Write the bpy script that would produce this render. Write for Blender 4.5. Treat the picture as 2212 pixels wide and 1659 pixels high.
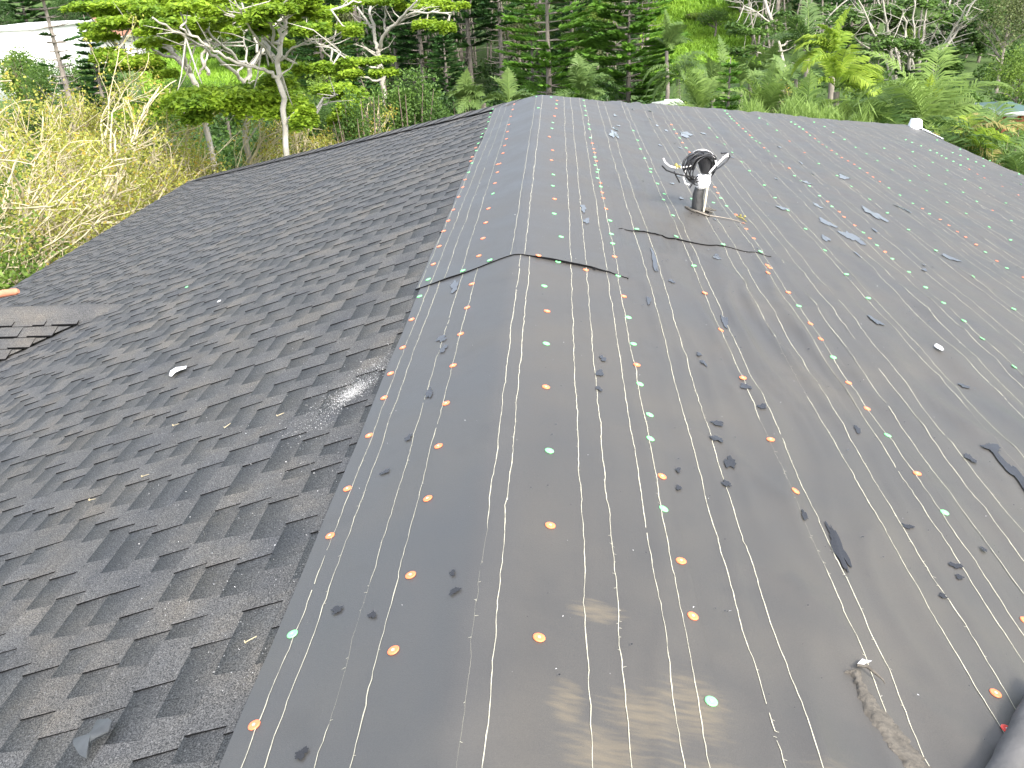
import bpy, math, random
import numpy as np
from math import sin, cos, radians, sqrt, pi, atan2
from mathutils import Matrix, Vector
S = bpy.context.scene
for o in list(bpy.data.objects): bpy.data.objects.remove(o)
COL = S.collection
random.seed(7); RNG = np.random.default_rng(11)

# ------------------------------------------------------------------ camera, sky, sun, exposure
CAMZ = 7.0
PITCH, YAW, ROLL = radians(25.4416), radians(3.96486), radians(-3.0)
FW = np.array([-sin(YAW)*cos(PITCH), cos(YAW)*cos(PITCH), -sin(PITCH)])
RI0 = np.array([cos(YAW), sin(YAW), 0.0]); UP0 = np.cross(RI0, FW)
RI = cos(ROLL)*RI0 + sin(ROLL)*UP0; UP = -sin(ROLL)*RI0 + cos(ROLL)*UP0
cd = bpy.data.cameras.new('camera'); cam = bpy.data.objects.new('camera', cd); COL.objects.link(cam)
m = Matrix.Identity(4)
for i in range(3):
    m[i][0], m[i][1], m[i][2] = RI[i], UP[i], -FW[i]
m[2][3] = CAMZ
cam.matrix_world = m
cd.sensor_width = 36.0; cd.lens = 1913.0/2212.0*36.0; cd.clip_start = 0.02; cd.clip_end = 3000
S.camera = cam
SUN_EL, SUN_AZ = radians(44), radians(146)       # azimuth clockwise from +Y: thinly veiled sun behind the viewer, to the right
world = bpy.data.worlds.new('World'); S.world = world; world.use_nodes = True
wn = world.node_tree; bgn = wn.nodes['Background']
sky = wn.nodes.new('ShaderNodeTexSky'); sky.sky_type = 'NISHITA'; sky.sun_disc = False
sky.sun_elevation = SUN_EL; sky.sun_rotation = SUN_AZ; sky.dust_density = 3.0; sky.air_density = 1.0; sky.altitude = 0
hs = wn.nodes.new('ShaderNodeHueSaturation'); hs.inputs['Saturation'].default_value = .5      # thin high cloud greys the blue
wn.links.new(sky.outputs[0], hs.inputs['Color']); wn.links.new(hs.outputs[0], bgn.inputs[0]); bgn.inputs[1].default_value = 0.15
sl = bpy.data.lights.new('sun', 'SUN'); sl.energy = 1.2; sl.angle = radians(11); sl.color = (1.0, 0.965, 0.90)
so = bpy.data.objects.new('sun', sl); COL.objects.link(so)
sd = Vector((sin(SUN_AZ)*cos(SUN_EL), cos(SUN_AZ)*cos(SUN_EL), sin(SUN_EL)))
so.rotation_euler = sd.to_track_quat('Z', 'Y').to_euler(); so.location = (5, -10, 20)
S.view_settings.view_transform = 'Standard'; S.view_settings.look = 'None'
S.view_settings.gamma = 1; S.view_settings.exposure = 2.0
S.render.engine = 'CYCLES'
S.cycles.max_bounces = 5; S.cycles.diffuse_bounces = 3; S.cycles.transparent_max_bounces = 4

# ------------------------------------------------------------------ helpers
def tag(o, label=None, cat=None, group=None, kind=None):
    if label: o['label'] = label
    if cat: o['category'] = cat
    if group: o['group'] = group
    if kind: o['kind'] = kind
    return o
def empty(name, loc=(0, 0, 0)):
    o = bpy.data.objects.new(name, None); COL.objects.link(o); o.location = [float(a) for a in loc]; return o
class MB:
    """collects polygons, builds one mesh object"""
    def __init__(s): s.v = []; s.q = []; s.t = []; s.n = 0; s.qm = []; s.uv = None
    def add(s, V, Q, mi=0):
        V = np.asarray(V, float).reshape(-1, 3); Q = np.asarray(Q, int)
        s.v.append(V); (s.q if Q.shape[1] == 4 else s.t).append(Q + s.n)
        if Q.shape[1] == 4: s.qm.append(np.full(len(Q), mi))
        s.n += len(V); return s
    def build(s, name, mats, parent=None, smooth=False, loc=None):
        me = bpy.data.meshes.new(name)
        V = np.concatenate(s.v) if s.v else np.zeros((0, 3))
        Q = np.concatenate(s.q) if s.q else np.zeros((0, 4), int)
        T = np.concatenate(s.t) if s.t else np.zeros((0, 3), int)
        if loc is not None: V = V - np.asarray(loc, float)
        me.vertices.add(len(V)); me.vertices.foreach_set('co', V.astype(np.float32).ravel())
        nl = Q.size + T.size
        me.loops.add(nl); me.loops.foreach_set('vertex_index', np.concatenate([Q.ravel(), T.ravel()]).astype(np.int32))
        me.polygons.add(len(Q) + len(T))
        st = np.concatenate([np.arange(len(Q))*4, Q.size + np.arange(len(T))*3]).astype(np.int32)
        me.polygons.foreach_set('loop_start', st)
        if not isinstance(mats, (list, tuple)): mats = [mats]
        for mm in mats: me.materials.append(mm)
        if len(mats) > 1:
            mi = np.concatenate(s.qm + [np.zeros(len(T), int)]).astype(np.int32)
            me.polygons.foreach_set('material_index', mi)
        if smooth: me.polygons.foreach_set('use_smooth', np.ones(len(Q) + len(T), bool))
        me.update(calc_edges=True)
        if s.uv is not None:
            ul = me.uv_layers.new(name='UVMap'); uv = np.concatenate(s.uv)
            ul.data.foreach_set('uv', uv[np.concatenate([Q.ravel(), T.ravel()])].astype(np.float32).ravel())
        o = bpy.data.objects.new(name, me); COL.objects.link(o)
        if loc is not None: o.location = [float(a) for a in loc]
        if parent is not None:
            o.parent = parent
            if loc is None: o.matrix_parent_inverse = Matrix.Translation(-Vector(parent.location))
        return o
def tube(mb, pts, rad, sides=6, cap=True, mi=0):
    P = np.asarray(pts, float); n = len(P); rad = np.broadcast_to(np.asarray(rad, float), (n,))
    T = np.gradient(P, axis=0); T /= np.linalg.norm(T, axis=1, keepdims=True) + 1e-9
    a = np.array([0, 0, 1.0]) if abs(T[0][2]) < .9 else np.array([1.0, 0, 0])
    V = []
    for i in range(n):
        u = np.cross(T[i], a); u /= np.linalg.norm(u) + 1e-9; w = np.cross(T[i], u); a = np.cross(u, T[i])
        for k in range(sides):
            t = 2*pi*k/sides; V.append(P[i] + rad[i]*(cos(t)*u + sin(t)*w))
    Q = [(i*sides+k, i*sides+(k+1) % sides, (i+1)*sides+(k+1) % sides, (i+1)*sides+k) for i in range(n-1) for k in range(sides)]
    mb.add(V, Q, mi)
    if cap and sides >= 4:
        V2 = []; F = []
        for e, i in ((0, 0), (1, n-1)):
            b = len(V2); V2.append(P[i]); V2 += [V[i*sides+k] for k in range(sides)]
            F += [(b, b+1+k, b+1+(k+1) % sides) for k in range(sides)]
        mb.add(V2, F)
def box(mb, a, b, mi=0):
    x0, y0, z0 = a; x1, y1, z1 = b
    V = [(x0,y0,z0),(x1,y0,z0),(x1,y1,z0),(x0,y1,z0),(x0,y0,z1),(x1,y0,z1),(x1,y1,z1),(x0,y1,z1)]
    mb.add(V, [(0,3,2,1),(4,5,6,7),(0,1,5,4),(1,2,6,5),(2,3,7,6),(3,0,4,7)], mi)
def unit(v): return v/(np.linalg.norm(v, axis=-1, keepdims=True) + 1e-9)
def leaves(mb, C, D, L, W, up=None):
    """rhombic leaves: centres C, axis D, lengths L, widths W"""
    C = np.asarray(C, float); n = len(C); D = unit(D)
    R = RNG.normal(size=(n, 3)) if up is None else up
    Sd = unit(np.cross(D, R)); L = np.broadcast_to(L, (n,))[:, None]; W = np.broadcast_to(W, (n,))[:, None]
    V = np.stack([C - D*L/2, C + Sd*W/2 - D*L*.05, C + D*L/2, C - Sd*W/2 - D*L*.05], 1).reshape(-1, 3)
    mb.add(V, np.arange(4*n).reshape(n, 4))
def ray(u, v): return (u-1106)*RI - (v-829.5)*UP + 1913*FW
def W(u, v, Y):
    d = ray(u, v); return np.array([0, 0, CAMZ]) + d/d[1]*Y
PXM = 1/2050.0      # metres per reference pixel per metre of distance

# smooth 2-D value noise
_LAT = RNG.random((256, 256))
def vn(x, y):
    x = np.asarray(x, float); y = np.asarray(y, float)
    xi = np.floor(x).astype(int); yi = np.floor(y).astype(int); fx = x-xi; fy = y-yi
    fx = fx*fx*(3-2*fx); fy = fy*fy*(3-2*fy)
    g = lambda a, b: _LAT[a % 256, b % 256]
    return ((g(xi, yi)*(1-fx)+g(xi+1, yi)*fx)*(1-fy) + (g(xi, yi+1)*(1-fx)+g(xi+1, yi+1)*fx)*fy)*2-1

# ------------------------------------------------------------------ materials
def newmat(name):
    mt = bpy.data.materials.new(name); mt.use_nodes = True
    return mt, mt.node_tree.nodes, mt.node_tree.links, mt.node_tree.nodes['Principled BSDF']
def noise_col(nt, lk, cols, scale, coord='Object', detail=4, rough=.6, pos=None, dist=0):
    tc = nt.new('ShaderNodeTexCoord'); nz = nt.new('ShaderNodeTexNoise'); cr = nt.new('ShaderNodeValToRGB')
    nz.inputs['Scale'].default_value = scale; nz.inputs['Detail'].default_value = detail; nz.inputs['Roughness'].default_value = rough
    nz.inputs['Distortion'].default_value = dist
    lk.new(tc.outputs[coord], nz.inputs['Vector']); lk.new(nz.outputs['Fac'], cr.inputs[0])
    el = cr.color_ramp.elements; pos = pos or [.3 + .4*i/(len(cols)-1) for i in range(len(cols))]
    while len(el) < len(cols): el.new(.5)
    for e, c, p in zip(el, cols, pos): e.color = (*c, 1); e.position = p
    return cr, nz, tc
def mix(nt, lk, a, b, fac, mode='MIX'):
    mx = nt.new('ShaderNodeMix'); mx.data_type = 'RGBA'; mx.blend_type = mode
    for sock, val in ((mx.inputs[0], fac), (mx.inputs[6], a), (mx.inputs[7], b)):
        if isinstance(val, bpy.types.NodeSocket): lk.new(val, sock)
        elif isinstance(val, (int, float)): sock.default_value = val
        else: sock.default_value = (*val, 1)
    return mx.outputs[2]
def math_(nt, lk, op, a, b=0.0, c=None):
    n = nt.new('ShaderNodeMath'); n.operation = op
    for i, val in enumerate((a, b, c)):
        if val is None: continue
        if isinstance(val, bpy.types.NodeSocket): lk.new(val, n.inputs[i])
        else: n.inputs[i].default_value = val
    return n.outputs[0]
def simple(name, col, rough=.7, var=.25, scale=8, metal=0, bump=0, bscale=60, spec=.5):
    mt, nt, lk, b = newmat(name)
    c0 = tuple(x*(1-var) for x in col); c1 = tuple(min(1, x*(1+var)) for x in col)
    cr, nz, tc = noise_col(nt, lk, [c0, c1], scale)
    lk.new(cr.outputs[0], b.inputs['Base Color']); b.inputs['Roughness'].default_value = rough; b.inputs['Metallic'].default_value = metal
    b.inputs['Specular IOR Level'].default_value = spec
    if bump:
        n2 = nt.new('ShaderNodeTexNoise'); n2.inputs['Scale'].default_value = bscale; lk.new(tc.outputs['Object'], n2.inputs['Vector'])
        bp = nt.new('ShaderNodeBump'); bp.inputs['Strength'].default_value = bump; bp.inputs['Distance'].default_value = .01
        lk.new(n2.outputs['Fac'], bp.inputs['Height']); lk.new(bp.outputs[0], b.inputs['Normal'])
    return mt
def leafmat(name, dark, light, trans=.35, scale=.6, yellow=None, rough=.55):
    """foliage: per-leaf tone times slow clump variation, with light passing through the leaf"""
    mt, nt, lk, b = newmat(name)
    geo = nt.new('ShaderNodeNewGeometry'); cr = nt.new('ShaderNodeValToRGB')
    el = cr.color_ramp.elements; el[0].color = (*dark, 1); el[1].color = (*light, 1)
    el[0].position = .05; el[1].position = .95
    tc = nt.new('ShaderNodeTexCoord'); nz = nt.new('ShaderNodeTexNoise'); nz.inputs['Scale'].default_value = scale
    lk.new(tc.outputs['Object'], nz.inputs['Vector'])
    f = math_(nt, lk, 'MULTIPLY_ADD', nz.outputs['Fac'], 1.6, -.55)
    f2 = math_(nt, lk, 'MULTIPLY_ADD', geo.outputs['Random Per Island'], .5, f)
    lk.new(f2, cr.inputs[0]); col = cr.outputs[0]
    if yellow:
        g = math_(nt, lk, 'GREATER_THAN', geo.outputs['Random Per Island'], .9); col = mix(nt, lk, col, yellow, g)
    lk.new(col, b.inputs['Base Color']); b.inputs['Roughness'].default_value = rough
    b.inputs['Specular IOR Level'].default_value = .3
    tr = nt.new('ShaderNodeBsdfTranslucent'); lk.new(mix(nt, lk, col, (1.0, 1.0, .35), .25, 'MULTIPLY'), tr.inputs['Color'])
    ms = nt.new('ShaderNodeMixShader'); ms.inputs[0].default_value = trans
    lk.new(b.outputs[0], ms.inputs[1]); lk.new(tr.outputs[0], ms.inputs[2])
    lk.new(ms.outputs[0], nt['Material Output'].inputs[0])
    return mt
M = {}
M['leaf_albizia'] = leafmat('leaf_albizia', (.11, .21, .02), (.36, .50, .04), .45, .8)
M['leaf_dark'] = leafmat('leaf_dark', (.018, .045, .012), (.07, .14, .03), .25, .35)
M['leaf_mid'] = leafmat('leaf_mid', (.03, .075, .015), (.12, .21, .04), .3, .4)
M['leaf_light'] = leafmat('leaf_light', (.06, .12, .02), (.22, .32, .05), .35, .4)
M['leaf_olive'] = leafmat('leaf_olive', (.06, .085, .03), (.17, .2, .07), .3, .4)
M['leaf_yellow'] = leafmat('leaf_yellow', (.22, .25, .045), (.50, .49, .11), .4, .8, yellow=(.42, .30, .05))
M['pine_dark'] = leafmat('pine_dark', (.018, .055, .015), (.07, .17, .035), .28, .7)
M['pine_bright'] = leafmat('pine_bright', (.05, .13, .02), (.18, .36, .045), .35, .7)
M['palm'] = leafmat('palm', (.06, .12, .03), (.17, .25, .07), .35, .5)
M['palm_lime'] = leafmat('palm_lime', (.16, .28, .03), (.42, .52, .08), .5, .6)
M['palm_pale'] = leafmat('palm_pale', (.09, .16, .035), (.27, .38, .10), .45, .6)
M['palm_dry'] = leafmat('palm_dry', (.28, .25, .08), (.5, .44, .18), .4, .6)
M['grass'] = leafmat('grass', (.13, .26, .025), (.30, .48, .05), .3, .3)
M['bark_pale'] = simple('bark_pale', (.38, .355, .30), .85, .25, 3, bump=.4, bscale=25)
M['bark_tan'] = simple('bark_tan', (.52, .45, .29), .85, .3, 3)
M['bark_grey'] = simple('bark_grey', (.2, .175, .145), .9, .35, 3, bump=.5, bscale=20)
M['bark_brown'] = simple('bark_brown', (.17, .13, .1), .9, .35, 3)
M['black_rubber'] = simple('black_rubber', (.018, .018, .02), .65, .3, 60, bump=.3, bscale=200)
M['black_cable'] = simple('black_cable', (.015, .015, .017), .35, .2, 20)
M['white_cable'] = simple('white_cable', (.75, .73, .72), .5, .08, 20)
M['white_putty'] = simple('white_putty', (.86, .86, .86), .6, .06, 40, bump=1, bscale=70)
M['white_metal'] = simple('white_metal', (.82, .82, .82), .4, .04, 5)
M['stucco_white'] = simple('stucco_white', (.86, .85, .84), .9, .03, 2)
M['lead'] = simple('lead', (.045, .045, .045), .5, .5, 30)
M['wood_strip'] = simple('wood_strip', (.62, .55, .40), .7, .2, 40)
M['mud'] = simple('mud', (.082, .072, .058), .85, .3, 30, bump=.8, bscale=60)
M['asphalt_edge_and_gap_shade'] = simple('asphalt_edge_and_gap_shade', (.006, .006, .0065), .9, .2, 20, spec=.1)  # black cut asphalt edges, also the painted shade under lifted laps
M['line_paint'] = simple('line_paint', (.42, .40, .31), .85, .22, 60)
M['cap_orange'] = simple('cap_orange', (.88, .21, .08), .45, .06, 30)
M['cap_green'] = simple('cap_green', (.20, .76, .26), .45, .06, 30)
M['cap_red'] = simple('cap_red', (.8, .06, .04), .45, .06, 30)
M['nail_metal'] = simple('nail_metal', (.75, .74, .7), .25, .1, 50, metal=.9)
M['nail_brass'] = simple('nail_brass', (.5, .42, .26), .5, .2, 50, metal=.2)
M['terracotta'] = simple('terracotta', (.48, .19, .11), .8, .2, 9)
M['terracotta_roof'] = simple('terracotta_roof', (.30, .14, .085), .85, .2, 3)
M['tile_pale'] = simple('tile_pale', (.50, .53, .45), .8, .15, 3)
M['teal_roof'] = simple('teal_roof', (.07, .12, .11), .6, .15, 2)
M['orange_wall'] = simple('orange_wall', (.35, .12, .06), .8, .1, 2)
M['blue_paint'] = simple('blue_paint', (.04, .12, .35), .5, .1, 2)
M['glass_dark'] = simple('glass_dark', (.03, .04, .05), .1, .1, 2)
M['stone_wall'] = simple('stone_wall', (.13, .09, .075), .95, .5, 1.5)
M['paper_white'] = simple('paper_white', (.72, .72, .72), .8, .1, 60)
M['dust'] = simple('dust', (.5, .5, .49), .9, .15, 200)

# shingles: granules + mottling + per-tab tone
mt, nt, lk, b = newmat('shingle'); M['shingle'] = mt
cr, nz, tc = noise_col(nt, lk, [(.042, .044, .049), (.057, .057, .058), (.078, .072, .065)], 3.2, detail=5)
geo = nt.new('ShaderNodeNewGeometry'); tone = math_(nt, lk, 'MULTIPLY_ADD', geo.outputs['Random Per Island'], .22, .88)
c1 = mix(nt, lk, cr.outputs[0], tone, 1.0, 'MULTIPLY')
g1 = nt.new('ShaderNodeTexNoise'); g1.inputs['Scale'].default_value = 300; g1.inputs['Detail'].default_value = 2; lk.new(tc.outputs['Object'], g1.inputs['Vector'])
gr = nt.new('ShaderNodeValToRGB'); lk.new(g1.outputs['Fac'], gr.inputs[0])
e = gr.color_ramp.elements; e[0].position = .36; e[0].color = (.32, .32, .32, 1); e[1].position = .68; e[1].color = (2.5, 2.45, 2.3, 1)
c2 = mix(nt, lk, c1, gr.outputs[0], 1.0, 'MULTIPLY')
vo = nt.new('ShaderNodeTexVoronoi'); vo.inputs['Scale'].default_value = 150; lk.new(tc.outputs['Object'], vo.inputs['Vector'])
sx = nt.new('ShaderNodeSeparateColor'); lk.new(vo.outputs['Color'], sx.inputs[0])
bright = math_(nt, lk, 'MULTIPLY', math_(nt, lk, 'GREATER_THAN', sx.outputs[0], .955), math_(nt, lk, 'LESS_THAN', vo.outputs['Distance'], .38))
c3 = mix(nt, lk, c2, (.17, .165, .16), math_(nt, lk, 'MULTIPLY', bright, .8))
lk.new(c3, b.inputs['Base Color']); b.inputs['Roughness'].default_value = .8; b.inputs['Specular IOR Level'].default_value = .35
bp = nt.new('ShaderNodeBump'); bp.inputs['Strength'].default_value = .6; bp.inputs['Distance'].default_value = .003
lk.new(g1.outputs['Fac'], bp.inputs['Height']); lk.new(bp.outputs[0], b.inputs['Normal'])

# felt: matte asphalt paper, cloudy dust, brown scuffs at the near end
mt, nt, lk, b = newmat('felt'); M['felt'] = mt
cr, nz, tc = noise_col(nt, lk, [(.044, .043, .042), (.054, .0518, .049), (.066, .062, .056)], 2.2, detail=6, pos=[.3, .5, .72])
uvn = nt.new('ShaderNodeUVMap'); uvn.uv_map = 'UVMap'; sp = nt.new('ShaderNodeSeparateXYZ'); lk.new(uvn.outputs[0], sp.inputs[0])
U, V = sp.outputs[0], sp.outputs[1]
warm = nt.new('ShaderNodeMapRange'); lk.new(U, warm.inputs[0]); warm.inputs[1].default_value = -.05; warm.inputs[2].default_value = .12
c = mix(nt, lk, mix(nt, lk, cr.outputs[0], (.97, .99, 1.0), 1.0, 'MULTIPLY'), mix(nt, lk, cr.outputs[0], (1.05, 1.0, .91), 1.0, 'MULTIPLY'), warm.outputs[0])
fine = nt.new('ShaderNodeTexNoise'); fine.inputs['Scale'].default_value = 420; fine.inputs['Detail'].default_value = 2; lk.new(tc.outputs['Object'], fine.inputs['Vector'])
fm = math_(nt, lk, 'MULTIPLY_ADD', fine.outputs['Fac'], .5, .75); c = mix(nt, lk, c, fm, 1.0, 'MULTIPLY')
st = nt.new('ShaderNodeTexNoise'); st.inputs['Scale'].default_value = 1.0; st.inputs['Detail'].default_value = 6
mp = nt.new('ShaderNodeMapping'); mp.inputs['Scale'].default_value = (14, 90, 1); mp.inputs['Rotation'].default_value = (0, 0, .5)
lk.new(uvn.outputs[0], mp.inputs[0]); lk.new(mp.outputs[0], st.inputs['Vector'])
def blob(u0, v0, ru, rv):
    a = math_(nt, lk, 'DIVIDE', math_(nt, lk, 'SUBTRACT', U, u0), ru); d = math_(nt, lk, 'DIVIDE', math_(nt, lk, 'SUBTRACT', V, v0), rv)
    r = math_(nt, lk, 'ADD', math_(nt, lk, 'MULTIPLY', a, a), math_(nt, lk, 'MULTIPLY', d, d))
    return math_(nt, lk, 'MAXIMUM', math_(nt, lk, 'SUBTRACT', 1.0, r), 0.0)
acc = None
for bb in ((.27, 1.49, .09, .05), (.27, 1.12, .12, .09), (.36, 1.22, .13, .10), (.45, 1.27, .1, .12), (.50, 1.10, .2, .07), (.20, 1.22, .05, .08), (.72, 1.13, .13, .09)):
    q = blob(*bb); acc = q if acc is None else math_(nt, lk, 'MAXIMUM', acc, q)
mk = nt.new('ShaderNodeMapRange'); mk.interpolation_type = 'SMOOTHSTEP'
lk.new(math_(nt, lk, 'MULTIPLY_ADD', acc, .55, st.outputs['Fac']), mk.inputs[0]); mk.inputs[1].default_value = .66; mk.inputs[2].default_value = 1.25
stain = math_(nt, lk, 'MULTIPLY', mk.outputs[0], math_(nt, lk, 'GREATER_THAN', acc, .001))
c = mix(nt, lk, c, (.15, .12, .075), math_(nt, lk, 'MULTIPLY', stain, .6))
# damp darker and scuffed pale blotches
n3 = nt.new('ShaderNodeTexNoise'); n3.inputs['Scale'].default_value = 7; n3.inputs['Detail'].default_value = 5; lk.new(tc.outputs['Object'], n3.inputs['Vector'])
r3 = nt.new('ShaderNodeMapRange'); lk.new(n3.outputs['Fac'], r3.inputs[0]); r3.inputs[1].default_value = .58; r3.inputs[2].default_value = .75
c = mix(nt, lk, c, (.034, .033, .032), math_(nt, lk, 'MULTIPLY', r3.outputs[0], .3))
lk.new(c, b.inputs['Base Color'])
rr = nt.new('ShaderNodeMapRange'); lk.new(nz.outputs['Fac'], rr.inputs[0]); rr.inputs[1].default_value = .3; rr.inputs[2].default_value = .7; rr.inputs[3].default_value = .44; rr.inputs[4].default_value = .6
lk.new(rr.outputs[0], b.inputs['Roughness']); b.inputs['Specular IOR Level'].default_value = .68
bp = nt.new('ShaderNodeBump'); bp.inputs['Strength'].default_value = .25; bp.inputs['Distance'].default_value = .002
lk.new(fine.outputs['Fac'], bp.inputs['Height']); lk.new(bp.outputs[0], b.inputs['Normal'])

# standing water on black felt
mt, nt, lk, b = newmat('puddle_water'); M['puddle'] = mt
b.inputs['Base Color'].default_value = (.020, .020, .021, 1); b.inputs['Roughness'].default_value = .10; b.inputs['IOR'].default_value = 1.5

# ground
mt, nt, lk, b = newmat('ground_green'); M['ground'] = mt
cr, nz, tc = noise_col(nt, lk, [(.03, .055, .014), (.055, .10, .02), (.09, .15, .03)], .22, detail=8, rough=.7)
lk.new(cr.outputs[0], b.inputs['Base Color']); b.inputs['Roughness'].default_value = .95

# ------------------------------------------------------------------ roof geometry (w = distance down the slope from the ridge, y along it)
H0 = 1.2; RX = -.2129; RY = 9.04
ML, MR = .3162, .2525
def roofpt(w, y, lift=0.0):
    w = np.asarray(w, float); y = np.asarray(y, float)
    mm = np.where(w > 0, MR, ML); k = 1/np.sqrt(1+mm*mm)
    aw = np.sqrt(w*w + .018**2) - .018*.6
    x = RX + w*k + np.sign(w)*mm*k*lift
    z = CAMZ - H0 - mm*k*aw + lift*k
    return np.stack([x + 0*y, y + 0*x, z + 0*y], -1)
def pix2roof(u, v):
    d = ray(u, v); a, bb = d[0]/-d[2], d[1]/-d[2]
    s = 1 if a*H0 > RX else -1; mm = MR if s > 0 else ML
    D = (H0 - mm*s*RX)/(1 - mm*s*a); return (a*D - RX)*sqrt(1+mm*mm), bb*D
def wrinkle(w, y):
    """relief of the loose felt"""
    w = np.asarray(w, float); y = np.asarray(y, float)
    amp = np.clip((w-.12)/.5, 0, 1)*np.clip(.45 + .25*vn(w*.9+3, y*.5), .25, 1)*1.5
    wy = w + .06*vn(w*2, y*1.1+9) + .03*vn(w*5+7, y*2.3)
    a = vn(wy*7.5, y*.9+40); b_ = vn(wy*13+31, y*1.7+11); d = vn(wy*4.0 + y*1.9 + 60, (y - w*.8)*1.2 + 5)
    ridge = (1-np.abs(a))**2 + .5*(1-np.abs(b_))**2 + .6*(1-np.abs(d))**3
    lateral = vn(w*2.2 + 17, y*5.5 + 3)*np.clip((y-4)/3, 0, 1)
    h = .019*amp*(ridge - .8) + .0035*amp*lateral
    left = np.clip(-w/.2, 0, 1)*(.004*vn(w*5+80, y*1.4) + .0025*vn(w*14+y*2, y*3.3))
    near0 = .0016*vn(w*6, y*4)
    sag = .012*vn(y*.45 + 13, w*.2)*np.clip(np.abs(w), 0, 1)
    return h + left + near0 + sag
SEAMS = [.5, 1.36, 2.295, 3.22, 4.15, 5.08, 5.99]
def lapbase(w):
    """thickness build-up of the overlapping sheets at w"""
    w = np.asarray(w, float); out = np.full(w.shape, .006)
    return out
def ftop(w, y, lift=0.0):
    return roofpt(w, y, .012 + wrinkle(w, y) + lift)
def yfar(w): return RY + np.abs(w)*np.where(np.asarray(w) > 0, 1/sqrt(1+MR*MR), .96)
def cut1(w): return 3.86 - .05*np.abs(w)/.5 + .03*vn(np.asarray(w)*5+2, 0)
def cut2(w): return 4.64 + .05*(np.asarray(w)-.5)/.86 + .035*vn(np.asarray(w)*4+9, 3)

house = tag(empty('house', (0, 8, 0)), 'house under the camera with dark shingled left slope and felt covered right slope', 'house')
# --- roof deck / walls
mb = MB(); xe, xw = 5.60, -6.235
ze, zw = CAMZ-2.667, CAMZ-3.104
yb = -7.0
dk = .02
def rz(x): return CAMZ-H0-(MR*(x-RX) if x > RX else ML*(RX-x))-dk
Vd = [(RX, yb, rz(RX)), (RX, RY, rz(RX)), (xe, yb, rz(xe)), (xe, 14.85, rz(xe)), (xw, yb, rz(xw)), (xw, 15.06, rz(xw))]
mb.add(Vd, [(0, 2, 3, 1), (0, 1, 5, 4)]); mb.add([Vd[1], Vd[3], Vd[5]], [(0, 1, 2)])
mb.build('roof_deck', M['shingle'], house)
mb = MB(); box(mb, (xw+.6, yb+.3, -.2), (xe-.6, 14.3, 4.0)); mb.build('wall', M['stucco_white'], house)
mb = MB()
for (a, c_) in (((xe, yb, rz(xe)), (xe, 14.85, rz(xe))), ((xw, yb, rz(xw)), (xw, 15.06, rz(xw))), ((xw, 15.06, rz(xw)), (xe, 14.85, rz(xe)))):
    a = np.array(a); c_ = np.array(c_); d = np.array([0, 0, .2])
    mb.add([a, c_, c_-d, a-d], [(0, 1, 2, 3)])
mb.build('fascia', M['white_metal'], house)
mb = MB()   # white drip edge along the right eave
e0 = roofpt(5.985, 0)
mb.add([(xe-.008, 13.6, rz(xe)+.046), (xe+.012, 13.6, rz(xe)+.045), (xe+.012, 14.87, rz(xe)+.045), (xe-.008, 14.87, rz(xe)+.046), (xe+.013, 13.6, rz(xe)-.04), (xe+.013, 14.87, rz(xe)-.04)],
       [(0, 1, 2, 3), (1, 4, 5, 2)])
mb.build('drip_edge', M['white_metal'], house)

# --- shingles on the left slope
EXPO = .105
def shingle_field():
    mb = MB(); base = MB()
    w = -.40; row = 0
    rs = random.Random(5)
    while w > -6.62:
        w2 = w - EXPO
        y1 = RY + abs(w)*.95 + .05
        # course slab: thin sheet rising toward its butt, split in random lengths for tone
        y = -.6
        while y < y1:
            L = .25 + rs.random()*.35; ye = min(y+L, y1)
            V = [roofpt(w+.02, y, -.0100), roofpt(w+.02, ye, -.0100), roofpt(w2, ye, -.0055), roofpt(w2, y, -.0055)]
            V += [roofpt(w2, ye, -.012), roofpt(w2, y, -.012)]
            base.add(V, [(0, 3, 2, 1), (3, 5, 4, 2)]); y = ye + .0008
        y = -.6 + rs.random()*.2
        while y < y1 - .05:
            tw = rs.uniform(.08, .20); gap = rs.uniform(.06, .22)
            ye = min(y+tw, y1); t = rs.uniform(.0028, .0044)
            dw = rs.uniform(-.006, .006); sk = rs.uniform(.004, .014)
            wt = w + .004 + dw; wb = w2 + dw + rs.uniform(-.003, .003)
            wj = rs.uniform(-.004, .004)
            lt = -.0095; lb = -.0048
            A = [roofpt(wt, y+sk, lt), roofpt(wt, ye-sk, lt), roofpt(wb, ye, lb+wj*.1), roofpt(wb, y, lb)]
            mid = roofpt((wt+wb)/2, y+sk*.5+wj, (lt+lb)/2+t)
            T = [roofpt(wt, y+sk, lt+t*.75), roofpt(wt, ye-sk, lt+t*.75), roofpt(wb, ye, lb+t), roofpt(wb, y, lb+t)]
            V = A + T
            mb.add(V, [(4, 7, 6, 5)], 0)
            mb.add([A[0], A[3], T[3], T[0]], [(0, 1, 2, 3)], 1); mb.add([A[3], A[1], A[2], T[3], T[2], T[1]], [(0, 2, 4, 3), (1, 5, 4, 2)], 0)
            y = ye + gap
        w = w2; row += 1
    base.build('shingle_course', M['shingle'], house)
    mb.build('shingle_tab', [M['shingle'], M['asphalt_edge_and_gap_shade']], house)
shingle_field()
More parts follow.
